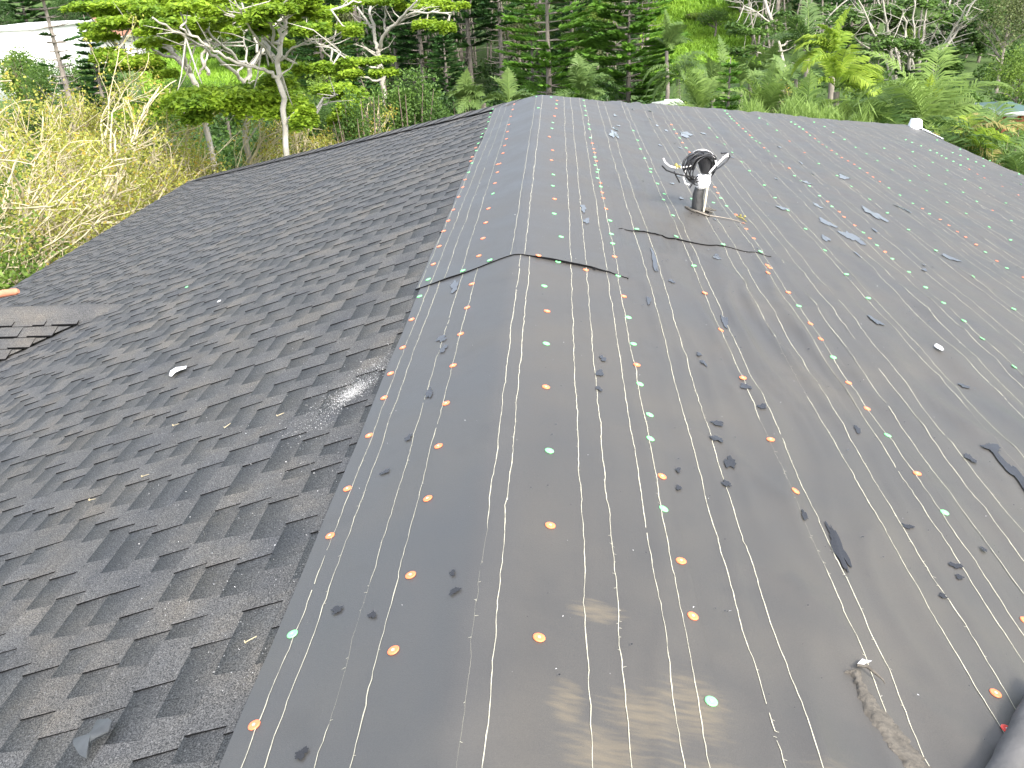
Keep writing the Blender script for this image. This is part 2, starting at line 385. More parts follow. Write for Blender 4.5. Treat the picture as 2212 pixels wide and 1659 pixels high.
# hip cap shingles along the far left hip
mb = MB(); n = 34
for i in range(n):
    t0 = i/n; t1 = (i+1.25)/n
    a = np.array([RX, RY, CAMZ-H0]); c_ = np.array([xw, 15.06, zw]); d = c_-a
    p0 = a + d*t0 + np.array([0, 0, .022]); p1 = a + d*t1 + np.array([0, 0, .012])
    n1 = np.array([-.13, -.13, -.045]); n2 = np.array([.13, .13, -.05])
    mb.add([p0+n1, p0, p0+n2, p1+n1*1.0, p1, p1+n2], [(0, 1, 4, 3), (1, 2, 5, 4)])
mb.build('hip_cap', M['shingle'], house)

# --- cross gable at left
gp = np.array([-3.45, 6.13, CAMZ-2.223])
mb = MB()
gL = 5.5; sl_ = .43; reach = 3.2
def gpt(t, s, lift=0):  # t along -X from the junction, s sideways (- toward the viewer)
    return np.array([gp[0]-t, gp[1]+s, gp[2] - sl_*abs(s) + lift])
for sgn in (-1, 1):
    s = .06; rs = random.Random(3+sgn)
    while s < reach:
        s2 = s + EXPO
        # the face only exists beyond the valley: t > s*slope ratio
        t0 = s*sl_/ML
        V = [gpt(t0, sgn*s, .008), gpt(gL, sgn*s, .008), gpt(gL, sgn*s2, .016), gpt(s2*sl_/ML, sgn*s2, .016), gpt(gL, sgn*s2, -.004), gpt(s2*sl_/ML, sgn*s2, -.004)]
        mb.add(V, [(0, 1, 2, 3)], 0); mb.add([V[3], V[2], V[4], V[5]], [(0, 1, 2, 3)], 1)
        t = t0 + rs.random()*.1
        while t < gL:
            tw = rs.uniform(.08, .2); te = t+tw
            lt = .013; lb = .026
            T = [gpt(t, sgn*(s+.002), lt), gpt(te, sgn*(s+.002), lt), gpt(te, sgn*s2, lb), gpt(t, sgn*s2, lb)]
            A = [gpt(t, sgn*(s+.002), lt-.008), gpt(te, sgn*(s+.002), lt-.008), gpt(te, sgn*s2, lb-.012), gpt(t, sgn*s2, lb-.012)]
            mb.add(T, [(0, 1, 2, 3)], 0)
            mb.add(A+T, [(0, 3, 7, 4), (1, 5, 6, 2), (3, 2, 6, 7)], 1)
            t = te + rs.uniform(.05, .18)
        s = s2
mb.build('gable_shingles', [M['shingle'], M['asphalt_edge_and_gap_shade']], house)
mb = MB()
ca = []
for i in range(26):
    t = -.16 + i*(gL+.1)/25
    for j, (s, l) in enumerate(((-.13, -.030), (-.115, .004), (-.05, .034), (0, .042), (.05, .034), (.115, .004), (.13, -.030))):
        p = gpt(max(t, 0), s, l + sl_*abs(s)*.35 + .005*((i*4) % 7)/7)
        p[0] = gp[0]-t; p[2] += min(0, t)*.02
        ca.append(p)
mb.add(ca, [(i*7+j, i*7+j+1, (i+1)*7+j+1, (i+1)*7+j) for i in range(25) for j in range(6)])
mb.build('gable_ridge_cap', M['shingle'], house, smooth=True)

# --- felt sheets
def sheet(name, label, w0, w1, ylo, yhi, dw=.02, dy=.035, lip=False, lift0=.0, lift1=.002, edge_side=1, grp='sheets of roofing felt rolled out on the roof', lines=(), edgewave=.0):
    nw = max(6, int((w1-w0)/dw)); 
    yl = ylo if callable(ylo) else (lambda w: ylo + 0*w)
    yh = yhi if callable(yhi) else (lambda w: yhi + 0*w)
    ws = np.linspace(w0, w1, nw+1)
    ny = int((float(np.max(yh(ws))) - float(np.min(yl(ws))))/dy)
    tt = np.linspace(0, 1, ny+1)
    Wg, Tg = np.meshgrid(ws, tt, indexing='ij')
    Yl = yl(Wg); Yh = yh(Wg); Y = Yl + (Yh-Yl)*Tg
    if edgewave:   # uneven free edges
        f = (Wg-w0)/(w1-w0)
        if edge_side in (0, 2): Wg = Wg + (1-f)**3*edgewave*(vn(Y*.8+5, w0) + .4*vn(Y*3, w0+4))
        if edge_side in (1, 2): Wg = Wg + f**3*edgewave*(vn(Y*.8+25, w1) + .4*vn(Y*3, w1+4))
    f = (Wg-w0)/(w1-w0)
    lf = lift0 + (lift1-lift0)*f
    if edge_side == 2: lf = np.full_like(f, lift1)
    if lip:
        dl = Y - Yl; k = .55 + .45*vn(Wg*6+1, 7.)
        ends = np.clip(np.minimum(f, 1-f)*6, .12, 1)
        lf = lf + .008*np.exp(-(dl/.05)**1.3)*ends*k
    P = ftop(Wg, Y, lf)
    mb = MB(); n2 = ny+1
    idx = np.arange((nw+1)*n2).reshape(nw+1, n2)
    Q = np.stack([idx[:-1, :-1], idx[1:, :-1], idx[1:, 1:], idx[:-1, 1:]], -1).reshape(-1, 4)
    mb.uv = [np.stack([Wg, Y], -1).reshape(-1, 2)]
    mb.add(P.reshape(-1, 3), Q, 0)
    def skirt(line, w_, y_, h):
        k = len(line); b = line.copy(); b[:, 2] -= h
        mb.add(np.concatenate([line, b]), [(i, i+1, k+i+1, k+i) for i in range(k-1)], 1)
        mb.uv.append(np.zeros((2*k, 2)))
    if edge_side in (1, 2): skirt(P[-1], 0, 0, .0012)
    if edge_side in (0, 2): skirt(P[0], 0, 0, .003)
    if lip: skirt(P[:, 0], 0, 0, .009)  # black strip paints the shade of the gap under the lifted lap
    o = mb.build(name, [M['felt'], M['asphalt_edge_and_gap_shade']], None, smooth=True)
    tag(o, label, 'roofing felt', grp)
    # printed chalk-white lines as a part
    if len(lines):
        lm = MB()
        for li, lw in enumerate(lines):
            sd = lw*17.3
            ya = float(yl(np.array(lw)))+.004; yb_ = float(yh(np.array(lw)))-.01
            N = int((yb_-ya)/.022)
            ys = np.linspace(ya, yb_, N)
            off = (.0026+.0008*np.clip((ys-3)/3, 0, 1))*vn(ys*3.3+sd, sd) + .0022*vn(ys*11+sd, 3) + .0011*vn(ys*27+sd, 13) + .0007*RNG.normal(size=N)
            wid = .0017*(1 + .35*vn(ys*9+sd, 5) + .35*vn(ys*45+sd, 8)) + .0003*RNG.random(N)
            fade = vn(ys*.9+sd*3, 44)
            wid = np.where(fade < -.82, wid*.15, wid)
            c0 = lw + off
            lift_l = lift0 + (lift1-lift0)*((lw-w0)/(w1-w0)) if edge_side != 2 else lift1
            if lip:
                dl = ys-ya; fl = (lw-w0)/(w1-w0); lift_l = lift_l + .008*np.exp(-(dl/.05)**1.3)*np.clip(min(fl, 1-fl)*6, .12, 1)*(.55+.45*vn(lw*6+1, 7.))
            A = ftop(c0-wid/2*1.0, ys, lift_l+.0011); Bq = ftop(c0+wid/2, ys, lift_l+.0011)
            V = np.stack([A, Bq], 1).reshape(-1, 3)
            keep = RNG.random(N-1) > .012
            Qs = np.array([(2*i, 2*i+1, 2*i+3, 2*i+2) for i in range(N-1)])[keep]
            lm.add(V, Qs)
            # frayed whiskers where the chalk bled
            nb = int((yb_-ya)*16); yy = RNG.uniform(ya, yb_, nb)
            hot = vn(yy*1.3+sd, 21) > .25; yy = yy[hot]; nb = len(yy)
            if nb:
                cc = lw + (.0026+.0008*np.clip((yy-3)/3, 0, 1))*vn(yy*3.3+sd, sd) + .0022*vn(yy*11+sd, 3)
                sdn = np.where(RNG.random(nb) < .5, -1, 1); ln = RNG.uniform(.002, .008, nb)
                p0 = ftop(cc, yy, np.interp(yy, ys, np.broadcast_to(lift_l, ys.shape))+.0014); p1 = ftop(cc+sdn*ln, yy+RNG.uniform(-.004, .004, nb), np.interp(yy, ys, np.broadcast_to(lift_l, ys.shape))+.0014)
                e_ = np.array([0, .0007, 0])
                V = np.stack([p0-e_, p0+e_, p1+e_*.5, p1-e_*.5], 1).reshape(-1, 3)
                lm.add(V, np.arange(4*nb).reshape(nb, 4))
        lm.build('printed_lines', M['line_paint'], o)
    return o
LR = [-.415, -.365, -.255, -.183, .014, .056, .244, .315, .409, .459]
YN = .35
sheet('felt_sheet', 'near grey felt strip folded over the ridge, running under the lapped edge', -.462, .50, YN, lambda w: cut1(w)+.02, .012, .02, lift1=.0015, edge_side=2, lines=LR, edgewave=.006)
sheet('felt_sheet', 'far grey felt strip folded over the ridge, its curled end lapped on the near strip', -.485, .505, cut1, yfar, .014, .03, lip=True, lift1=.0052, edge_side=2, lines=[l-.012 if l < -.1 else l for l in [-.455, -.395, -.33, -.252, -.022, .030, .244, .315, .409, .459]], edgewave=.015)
off = [-.76, -.687, -.494, -.447, -.26, -.187, -.08, -.032]
off2 = [-.875, -.785, -.712, -.515, -.465, -.27, -.19, -.088, -.028]
sheet('felt_sheet', 'near felt sheet beside the ridge strip, with the mud smears and the long tear', .44, 1.365, YN, lambda w: cut2(w)+.02, .016, .02, lift0=-.0015, lift1=.0005, lines=[1.36+a for a in off], edgewave=.006)
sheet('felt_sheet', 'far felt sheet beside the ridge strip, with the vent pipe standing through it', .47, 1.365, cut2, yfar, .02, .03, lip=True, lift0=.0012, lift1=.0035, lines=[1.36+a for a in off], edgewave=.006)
lab = ['second felt sheet to the right of the ridge strip, just past the vent pipe', 'third felt sheet to the right of the ridge strip, marked by long puddles',
       'fourth felt sheet to the right of the ridge strip on the open slope', 'fifth felt sheet down the right slope, next above the eave sheet', 'lowest felt sheet along the right eave']
for k in range(1, 6):
    w0, w1 = SEAMS[k]-.04, SEAMS[k+1]
    sheet('felt_sheet', lab[k-1], w0, w1, .35, yfar, .024 + .004*k, .03+.004*k, lift0=-.004, lift1=.0, lines=[w1+a for a in off2[(1 if k > 1 else 0):]], edgewave=.004)

# ------------------------------------------------------------------ cap nails
def cap_mesh(col, matn):
    mb = MB(); r = .0128; N = 20
    prof = [(r*.98, 0.0), (r, .0012), (r*.93, .0021), (r*.70, .0023), (r*.45, .0020), (.0, .0019)]
    V = []; Q = []
    for (rr_, zz) in prof[:-1]:
        V += [(rr_*cos(2*pi*k/N), rr_*sin(2*pi*k/N), zz) for k in range(N)]
    for i in range(len(prof)-2):
        Q += [(i*N+k, i*N+(k+1) % N, (i+1)*N+(k+1) % N, (i+1)*N+k) for k in range(N)]
    mb.add(V, Q); b0 = (len(prof)-2)*N
    mb.add([(0, 0, .0019)] + V[b0:b0+N], [(0, 1+k, 1+(k+1) % N) for k in range(N)])
    o = mb.build('cap_nail', matn, None, smooth=True); 
    nh = MB(); rn = .0036
    nh.add([(0, 0, .0030)] + [(rn*cos(2*pi*k/10), rn*sin(2*pi*k/10), .0027) for k in range(10)] + [(rn*cos(2*pi*k/10), rn*sin(2*pi*k/10), .0018) for k in range(10)],
           [(0, 1+k, 1+(k+1) % 10) for k in range(10)]); nh.add([(rn*cos(2*pi*k/10), rn*sin(2*pi*k/10), zz) for zz in (.0018, .0027) for k in range(10)], [(k, (k+1) % 10, 10+(k+1) % 10, 10+k) for k in range(10)])
    h = nh.build('nail_head', M['nail_metal'], o); return o, h
C1 = lambda x, y: ((x/2.074+1200)*.6777, (y/2.074+200)*.6777)
CP = lambda x, y: ((x/3.318+2000)*.6777, (y/3.318+400)*.6777)
C2 = lambda x, y: ((x/2.073+2200)*.6777, (y/2.073+300)*.6777)
C6 = lambda x, y: ((x/2.073+2200)*.6777, (y/2.073+1000)*.6777)
C8 = lambda x, y: ((x/2.079+2200)*.6777, (y/2.079+1700)*.6777)
C0 = lambda x, y: (x, y)
CAPS = [
 (C0, 'o557 1580 g638 1382 o718 1168 o755 1066 o801 950 o834 870 o848 818 o874 761 o893 700 g910 650 o857 1420 o893 1256 o929 1089 o952 976 o968 883 o983 801 o998 730 o1012 673 o1021 620 '
      'o1161 1392 o1186 1147 g1184 986 o1177 847 g1178 752 o1180 681 g1174 626 g1530 1532 o1492 1345 o1467 1225 g1430 1111 o1427 1040 g1401 961 g1401 905 g1380 839 o1373 799 g1366 752 g1355 695 o1345 650 '
      'o1714 1072 o1661 960 o1601 828 o1554 722 o1520 642 g1496 583'),
 (C1, 'o387 1362 o426 1243 o454 1140 o483 1070 o517 994 o550 907 o575 839 o591 789 g613 738 g636 678 o628 665 o637 637 g664 595 o660 575 g676 545 g695 502 g703 480 g725 444 g742 400 g751 370 g757 342 g772 318 o790 268 '
      'o686 1305 o712 1186 o731 1083 o748 987 g777 888 o790 818 o806 743 o805 692 o821 688 o843 619 o852 564 o864 518 o870 471 o879 424 o892 369 o904 321 o913 285 '
      'o1063 1312 g1195 1342 g1215 1178 g1169 1024 o1172 925 g1160 838 g1165 760 o1153 662 o1161 597 o1140 505 g1157 450 g1163 410 o1174 366 o1184 315 g1187 287 o1191 264 g1152 241 g1060 236 g1066 312 '
      'g355 1467 g582 1406 g761 1340 o1377 1401 g1590 1440 o1565 1320 g1552 1233 g1545 1164 g1538 1071 o1513 990 o1495 915 o1488 875 g1479 838 o1477 813 g1458 776 g1457 737 g1463 719 g1444 690 o1450 664 g1440 641 o1438 614 o1432 587 o1424 545 g1412 510 g1404 457 g1401 418 g1380 363 g1378 330 g1373 300 g1366 261'),
 (CP, 'g690 1528 g990 1325 g1387 1398 g502 1222 g84 1156 g473 985 g673 797 g375 810 g386 743 g313 635 g242 510 g242 473 g178 366 g133 265 g105 170 g58 66 g901 845 g982 785 g1043 868 o950 727 o918 671 o1140 967 o1215 1060 o1248 1126 o1320 1243 o1465 1520 o1490 1545 '
      'g1440 651 g1287 492 g1205 400 g1103 299 g1025 209 g947 130 g862 37 g617 243 g550 140 o519 93 g490 55 o461 8 o580 191 o653 295'),
 (C2, 'o501 1219 o640 1334 g706 1434 o784 1545 o850 1650 g757 907 g640 788 g557 696 g882 1055 g1023 1217 g1166 1378 g1438 1195 g1547 1298 g1663 1405 g1795 1527 g1915 1648 g1331 1102 o1281 1057 g1229 1015 o1180 967 g1139 928 o1083 880 o1013 822 o981 790 g932 753 o905 719 g851 682 g783 624 g729 581 g689 540 o651 499 g605 459 g559 421 g515 384 o488 355 g458 330 g436 314 g408 292 o393 278 g363 257 o345 239 g318 215 o305 203 g287 190 g270 175 g258 161 o224 130 o240 146 '
      'g1180 711 g1061 620 g966 548 g849 461 o755 389 o654 317 g567 255 g507 212 g453 171 g1298 798 g1438 908 g1618 1048 g1860 1229 g2126 1443 o2196 1228 g2089 1157 o2023 1108 g1945 1057 o1882 1012 o1810 968 o1757 930 o1700 889 o1643 848 g1574 808 o1529 773 g1467 733 g1383 675 g1311 628 o1250 587 o1205 555 o1167 530 g1117 500 o1081 473 o1040 448 o999 424 g966 401 o932 378 g899 357 o872 341 g847 324 o820 306 g787 287 o763 268 g739 251 o714 236 g688 217 o661 203 '
      'g2107 985 g1968 897 g1817 803 g1691 729 g1558 649 g1448 580 g1332 509 g1233 451 g1162 405 g1088 364 g1013 317 g938 273 g881 232 g815 197 g2115 851 o1993 780 g1887 724 g1795 666 g1683 605 g1573 545 g1479 489 g1380 436 o1275 376 '
      'g2083 727 g1913 632 g1810 578 g1693 517 g1597 463 g1464 397 o2163 676 o2058 620 o1940 563 o1893 539 o1837 512 o1780 483 o1733 457 o1687 436 g1655 421 o1624 404 g1580 386 g1521 353 o1461 331 g1421 309 g2180 609 g2050 547 g1933 490 o1883 462 g1830 442 g1780 420 g1730 397 g2165 546 o2123 519 o2070 496 g2025 474 o1973 455 o1930 435 o1630 309 o1780 371'),
 (C6, 'g2126 383 g936 313 o1040 473 o1162 645 g1291 836 o1481 1097 g1663 1352 o683 1207'),
 (C8, 'o2205 605 o2000 1103 r2065 1358'),
]
proto = {c_: cap_mesh(c_, M[k]) for c_, k in (('o', 'cap_orange'), ('g', 'cap_green'), ('r', 'cap_red'))}
pl = []
for fn, s_ in CAPS:
    tk = s_.split()
    for i in range(0, len(tk), 2):
        w, y = pix2roof(*fn(float(tk[i][1:]), float(tk[i+1])))
        if w > 5.97 or y > yfar(np.array(w))-.05: continue
        pl.append((w, y, tk[i][0]))
ded = []
for p in sorted(pl, key=lambda p: p[1]):
    if all((p[0]-q_[0])**2+(p[1]-q_[1])**2 > .016**2 for q_ in ded): ded.append(p)
pl = ded[:300]; extra = ded[300:]
def rowname(w):
    if w < -.36: return 'on the left felt edge'
    if w < -.1: return 'on the left felt half'
    if w < .33: return 'just right of the ridge'
    if w < .62: return 'by the first seam'
    for i, nm in ((1, 'on the first right sheet'), (2, 'on the second right sheet'), (3, 'on the third right sheet'), (4, 'on the fourth right sheet'), (5, 'on the fifth right sheet')):
        if w < SEAMS[i]+.03: return nm
    return 'on the eave sheet'
def ordn(n): return {1: 'nearest', 2: 'second', 3: 'third', 4: 'fourth', 5: 'fifth', 6: 'sixth', 7: 'seventh', 8: 'eighth', 9: 'ninth', 10: 'tenth', 11: 'eleventh', 12: 'twelfth'}.get(n, '%d%s' % (n, {1: 'st', 2: 'nd', 3: 'rd'}.get(n % 10 if n not in (11, 12, 13) else 0, 'th')))
cnt = {}; used = set(); CN = {'o': 'orange', 'g': 'green', 'r': 'red'}
def place(o, w, y, lift=0.0, yaw=0.0):
    p = ftop(w, y, lift); e = .01
    a = ftop(w+e, y, lift)-ftop(w-e, y, lift); b_ = ftop(w, y+e, lift)-ftop(w, y-e, lift)
    n_ = np.cross(a, b_); n_ /= np.linalg.norm(n_)
    q_ = Vector(n_).to_track_quat('Z', 'Y')
    from mathutils import Quaternion
    o.rotation_mode = 'QUATERNION'; o.rotation_quaternion = q_ @ Quaternion((0, 0, 1), yaw); o.location = [float(t) for t in p]
for w, y, c_ in pl:
    o0, h0 = proto[c_]
    if c_ in used:
        o = o0.copy(); COL.objects.link(o); h = h0.copy(); COL.objects.link(h); h.parent = o; h.matrix_parent_inverse = Matrix.Identity(4)
    else: o, h = o0, h0; h.matrix_parent_inverse = Matrix.Identity(4); used.add(c_)
    lift = .0024 if w < .51 else .0012
    if w < .51 and y > cut1(np.array(w)): lift = .006 + .0065*math.exp(-((y-float(cut1(np.array(w))))/.05)**1.3)
    if .51 < w < 1.36 and y > cut2(np.array(w)): lift = .004 + .0065*math.exp(-((y-float(cut2(np.array(w))))/.05)**1.3)
    place(o, w, y, lift)
    if y > 5: o.scale = (.88, .88, .88)
    k = (c_, rowname(w)); cnt[k] = cnt.get(k, 0)+1; n_ = cnt[k]
    side = 'nearest' if n_ == 1 else ordn(n_)+' nearest'
    tag(o, '%s cap nail %s, %s the viewer of the %s ones' % (CN[c_], k[1], 'nearest' if n_ == 1 else ordn(n_)+' nearest', CN[c_]), 'cap nail', 'plastic cap nails holding the felt')
if extra:
    mb = MB()
    for w, y, c_ in extra:
        N = 10; c0 = ftop(w, y, .002); c1_ = ftop(w, y, .006)
        ring = lambda c, r: [c + np.array([r*cos(2*pi*k/N), r*sin(2*pi*k/N), 0]) for k in range(N)]
        mb.add([c1_] + ring(c1_, .0118), [(0, 1+k, 1+(k+1) % N) for k in range(N)])
        mb.add(ring(c0, .0125)+ring(c1_, .0118), [(k, (k+1) % N, N+(k+1) % N, N+k) for k in range(N)], 0)
    o = mb.build('cap_nails', M['cap_green'], None); tag(o, 'farthest tiny cap nails scattered near the far hip of the felt slope', 'cap nail', 'plastic cap nails holding the felt', 'stuff')

# ------------------------------------------------------------------ puddles and damp patches
def puddle(w, y, lw, ly, seed, label, rot=0.):
    r = random.Random(seed); N = 40; pts = []
    ph = [r.uniform(0, 6.28) for _ in range(8)]
    for k in range(N):
        t = 2*pi*k/N
        rr_ = 1 + .22*sin(2*t+ph[0]) + .18*sin(3*t+ph[1]) + .14*sin(5*t+ph[2]) + .10*sin(9*t+ph[3]) + .08*sin(14*t+ph[4]) + r.uniform(-.05, .05)
        a, b_ = lw*rr_*cos(t), ly*rr_*sin(t)
        pts.append((w + a*cos(rot)-b_*sin(rot), y + a*sin(rot)+b_*cos(rot)))
    mb = MB(); pw = np.array(pts)
    lb = (.0045 if w < .5 else .0022) + (.004 if (w < .5 and y > 3.9) or (.5 < w < 1.36 and y > 4.7) else 0)
    c0 = np.array([w, y]); rings = []
    for fr, dz in ((1, .0006), (.93, .0007), (.6, .0007), (.3, .0007)):
        q_ = c0 + (pw-c0)*fr; rings.append(ftop(q_[:, 0], q_[:, 1], lb+dz))
    V = np.concatenate(rings); mb.add(V, [(i*N+k, i*N+(k+1) % N, (i+1)*N+(k+1) % N, (i+1)*N+k) for i in range(3) for k in range(N)])
    mb.add(np.concatenate([[ftop(w, y, lb+.0012)], rings[3]]), [(0, 1+k, 1+(k+1) % N) for k in range(N)])
    o = mb.build('puddle', M['puddle'], None, smooth=True, loc=ftop(w, y, lb))
    # still water lies level even where the felt tilts
    me = o.data; nn = np.array([v_.normal for v_ in me.vertices]); nn = unit(nn*.35 + np.array([0, 0, .65])); me.normals_split_custom_set_from_vertices([tuple(map(float, q_)) for q_ in nn])
    tag(o, label, 'puddle', 'small puddles lying on the felt')
PD = [  # u, v, half size in reference pixels (across, along the roof), what sets it apart
 (1806, 1195, 13, 58, 'long black puddle lying across a printed line on the near right felt'),
 (2190, 1035, 14, 48, 'long dark puddle cut by the right border of the photo'),
 (1575, 1005, 12, 14, 'star shaped dark puddle left of the near orange cap row'), (1568, 1050, 12, 7, 'small dark puddle just below the star shaped puddle'),
 (1463, 1023, 6, 6, 'small dark wet spot right of the orange cap beside the first seam'), (1464, 1062, 8, 5, 'small flat dark puddle above a green cap beside the first seam'),
 (1548, 920, 17, 5, 'thin curved puddle lying above a ragged one'), (1546, 955, 14, 8, 'ragged dark puddle below the thin curved one'),
 (1643, 890, 9, 6, 'puddle touching a printed line above an orange cap'), (1606, 846, 10, 8, 'puddle just below an orange cap on the first sheet'),
 (1733, 1126, 8, 10, 'small ragged puddle left of the long black puddle'), (1847, 942, 8, 7, 'small black ragged puddle midway on the right felt'),
 (2091, 998, 10, 8, 'round ragged puddle on the far right felt'), (2138, 978, 20, 9, 'ragged wide puddle close to the right border'),
 (2060, 1232, 14, 7, 'dark oval puddle above a smaller twin on the right felt'), (2068, 1256, 10, 5, 'smaller twin below the dark oval puddle'),
 (2032, 1297, 10, 5, 'faint grey puddle low on the right felt'), (1956, 1147, 11, 6, 'small puddle right of the slope middle'), (2120, 1198, 8, 4, 'small puddle left of the green cap low at right'),
 (1564, 700, 9, 13, 'pale shining puddle between two printed lines'), (1300, 785, 8, 7, 'pale puddle topmost of three on the ridge strip'), (1293, 817, 9, 9, 'pale puddle middle of three on the ridge strip'),
 (1291, 851, 8, 5, 'pale puddle lowest of three on the ridge strip'), (1281, 585, 8, 10, 'pale puddle above the orange cap on the lapped edge'), (1410, 577, 6, 24, 'long pale streak of water below the second lapped edge'),
 (1398, 662, 6, 8, 'small pale puddle on a line below the long streak'), (1447, 620, 8, 3, 'thin pale puddle right of the long streak'), (1545, 567, 8, 8, 'round puddle with a dark hole below the second lapped edge'),
 (1508, 773, 7, 4, 'small puddle above another near the second line pair'), (1518, 793, 8, 6, 'small puddle below its neighbour near the second line pair'),
 (1887, 705, 14, 8, 'smooth oval puddle right of the slope centre'), (1838, 517, 17, 14, 'long bright puddle on the upper right felt'), (1887, 466, 14, 13, 'bright pointed puddle on the upper right felt'),
 (1785, 485, 14, 8, 'bright torn puddle above the long bright one'), (1690, 455, 13, 4, 'thin flat puddle right of the vent pipe'), (1765, 448, 9, 5, 'small bright puddle among caps right of the vent pipe'),
 (1740, 398, 12, 4, 'pale puddle high on the right felt'), (1782, 520, 9, 7, 'grey puddle left of the long bright one'),
 (1325, 295, 10, 10, 'bright smear of water far up the felt beside the ridge strip'), (1265, 487, 8, 7, 'pale puddle on the ridge strip above the fold'), (1258, 460, 8, 8, 'pale puddle above another on the ridge strip'),
 (985, 627, 9, 14, 'white shining water spot on the left felt below the lapped edge'), (958, 742, 13, 7, 'white wet smear on a line of the left felt'), (962, 765, 9, 8, 'white wet smear below another on the left felt'),
 (932, 862, 8, 12, 'wet spot with a dark rim on the left felt'), (887, 957, 9, 6, 'pale wet spot on a line at left'), (836, 1029, 10, 5, 'wet spot near the left felt edge'), (735, 1331, 16, 8, 'dark torn hole in the near left felt'),
 (812, 1344, 9, 8, 'small dark tear between two lines at near left'), (988, 1289, 12, 8, 'triangular dark tear left of the ridge fold'), (659, 1642, 18, 11, 'dark tear at the bottom edge of the left felt'), (983, 1250, 7, 6, 'tiny tear above the triangular one'),
 (1822, 385, 12, 5, 'small far puddle among the upper caps'), (1480, 292, 14, 6, 'far bright puddle left of the upper middle'), (1530, 343, 7, 5, 'far small puddle above the vent pipe'), (2050, 560, 16, 5, 'thin puddle far at right'), (1950, 455, 12, 5, 'thin pale puddle far right of the middle'), (2080, 840, 12, 4, 'small dark puddle near the right border'),
]
for i, (u, v, a, b_, lb) in enumerate(PD):
    w, y = pix2roof(u, v); wa, ya = pix2roof(u+a, v); wb, yb2 = pix2roof(u, v-b_)
    puddle(w, y, abs(wa-w)*.72 + .001, abs(yb2-y)*.8+.001, 100+i, lb)
rp = random.Random(77)
for i in range(30):
    w = rp.choice([.74, 1.02, 1.07, 1.2, 1.68, 2.0, 2.45]) + rp.uniform(-.06, .06); y = rp.uniform(5.2, 9.6)
    puddle(w, y, rp.uniform(.006, .018), rp.uniform(.02, .06), 400+i, 'tiny pale puddle among the printed lines beyond the lapped edges')
# fine droplets and grit: uncountable
mb = MB(); rs = np.random.default_rng(4)
n = 2200; w = np.concatenate([rs.uniform(.1, 5.8, n), rs.normal(1.05, .12, 120), rs.normal(2.0, .05, 60)]); y = np.concatenate([rs.uniform(1.2, 13, n), rs.normal(5.3, .35, 120), rs.normal(4.2, .1, 60)])
keep = y < yfar(w)-.1; w = w[keep]; y = y[keep]; n = len(w)
sz = rs.uniform(.0012, .006, n)*(1+.25*y*(rs.random(n) < .25)); sz2 = sz*rs.uniform(.4, 1.3, n)
L_ = np.where(w < .5, .010, .0065)
mb.add(np.stack([ftop(w-sz/2, y, L_), ftop(w, y-sz2/2, L_), ftop(w+sz/2, y+.001, L_), ftop(w+.001, y+sz2/2, L_)], 1).reshape(-1, 3), np.arange(4*n).reshape(n, 4))
tag(mb.build('water_specks', M['puddle'], None), 'tiny water drops scattered over the felt', 'droplets', kind='stuff')
mb = MB(); n = 260; w = rs.uniform(-.4, 3.2, n); y = rs.uniform(1.1, 7, n); sz = rs.uniform(.001, .0035, n)
c_ = ftop(w, y, .0085); o_ = rs.normal(size=(n, 4, 3))*sz[:, None, None]*.5; o_[:, :, 2] = np.abs(o_[:, :, 2])
mb.add((c_[:, None, :]+o_).reshape(-1, 3), np.array([[0, 1, 2], [0, 2, 3], [0, 1, 3], [1, 2, 3]])[None]+4*np.arange(n)[:, None, None] if False else (np.array([[0, 1, 2], [0, 2, 3], [0, 1, 3], [1, 2, 3]])[None]+4*np.arange(n)[:, None, None]).reshape(-1, 3))
tag(mb.build('grit', M['dust'], None), 'loose pale grit strewn over the felt', 'grit', kind='stuff')

# ------------------------------------------------------------------ things lying on the roof
def lpt(u, v, lift=0.0):
    w, y = pix2roof(u, v); return roofpt(w, y, lift)
# white dust spill on shingles
mb = MB(); n = 5200
tt = rs.normal(0, 1, n); a0 = np.array([760, 845.]); d0 = np.array([-95, 75.])
uu = a0[0] + d0[0]*tt*.62 + rs.normal(0, 11, n)*(1+.5*np.abs(tt)); vv = a0[1] + d0[1]*tt*.62 + rs.normal(0, 10, n)*(1+.5*np.abs(tt))
uu[:2100] = 762 + rs.normal(0, 9, 2100) + (t1_ := rs.normal(0, 16, 2100)); vv[:2100] = 850 + rs.normal(0, 4, 2100) - t1_*.75
uu[4300:] = rs.uniform(300, 800, 900); vv[4300:] = rs.uniform(700, 1500, 900)
P = []; 
for a, b_ in zip(uu, vv):
    w, y = pix2roof(a, b_)
    if w > -.475: continue
    P.append(roofpt(w, y, rs.uniform(.0005, .0015)))
P = np.array(P); n = len(P); sz = rs.uniform(.0008, .0030, n); o_ = rs.normal(size=(n, 4, 3))*sz[:, None, None]*.5; o_[:, :, 2] = np.abs(o_[:, :, 2])
mb.add((P[:, None, :]+o_).reshape(-1, 3), (np.array([[0, 1, 2], [0, 2, 3], [0, 1, 3], [1, 2, 3]])[None]+4*np.arange(n)[:, None, None]).reshape(-1, 3))
tag(mb.build('white_dust', M['dust'], None), 'white chips of dust spilled on the shingles beside the felt', 'dust', kind='stuff')
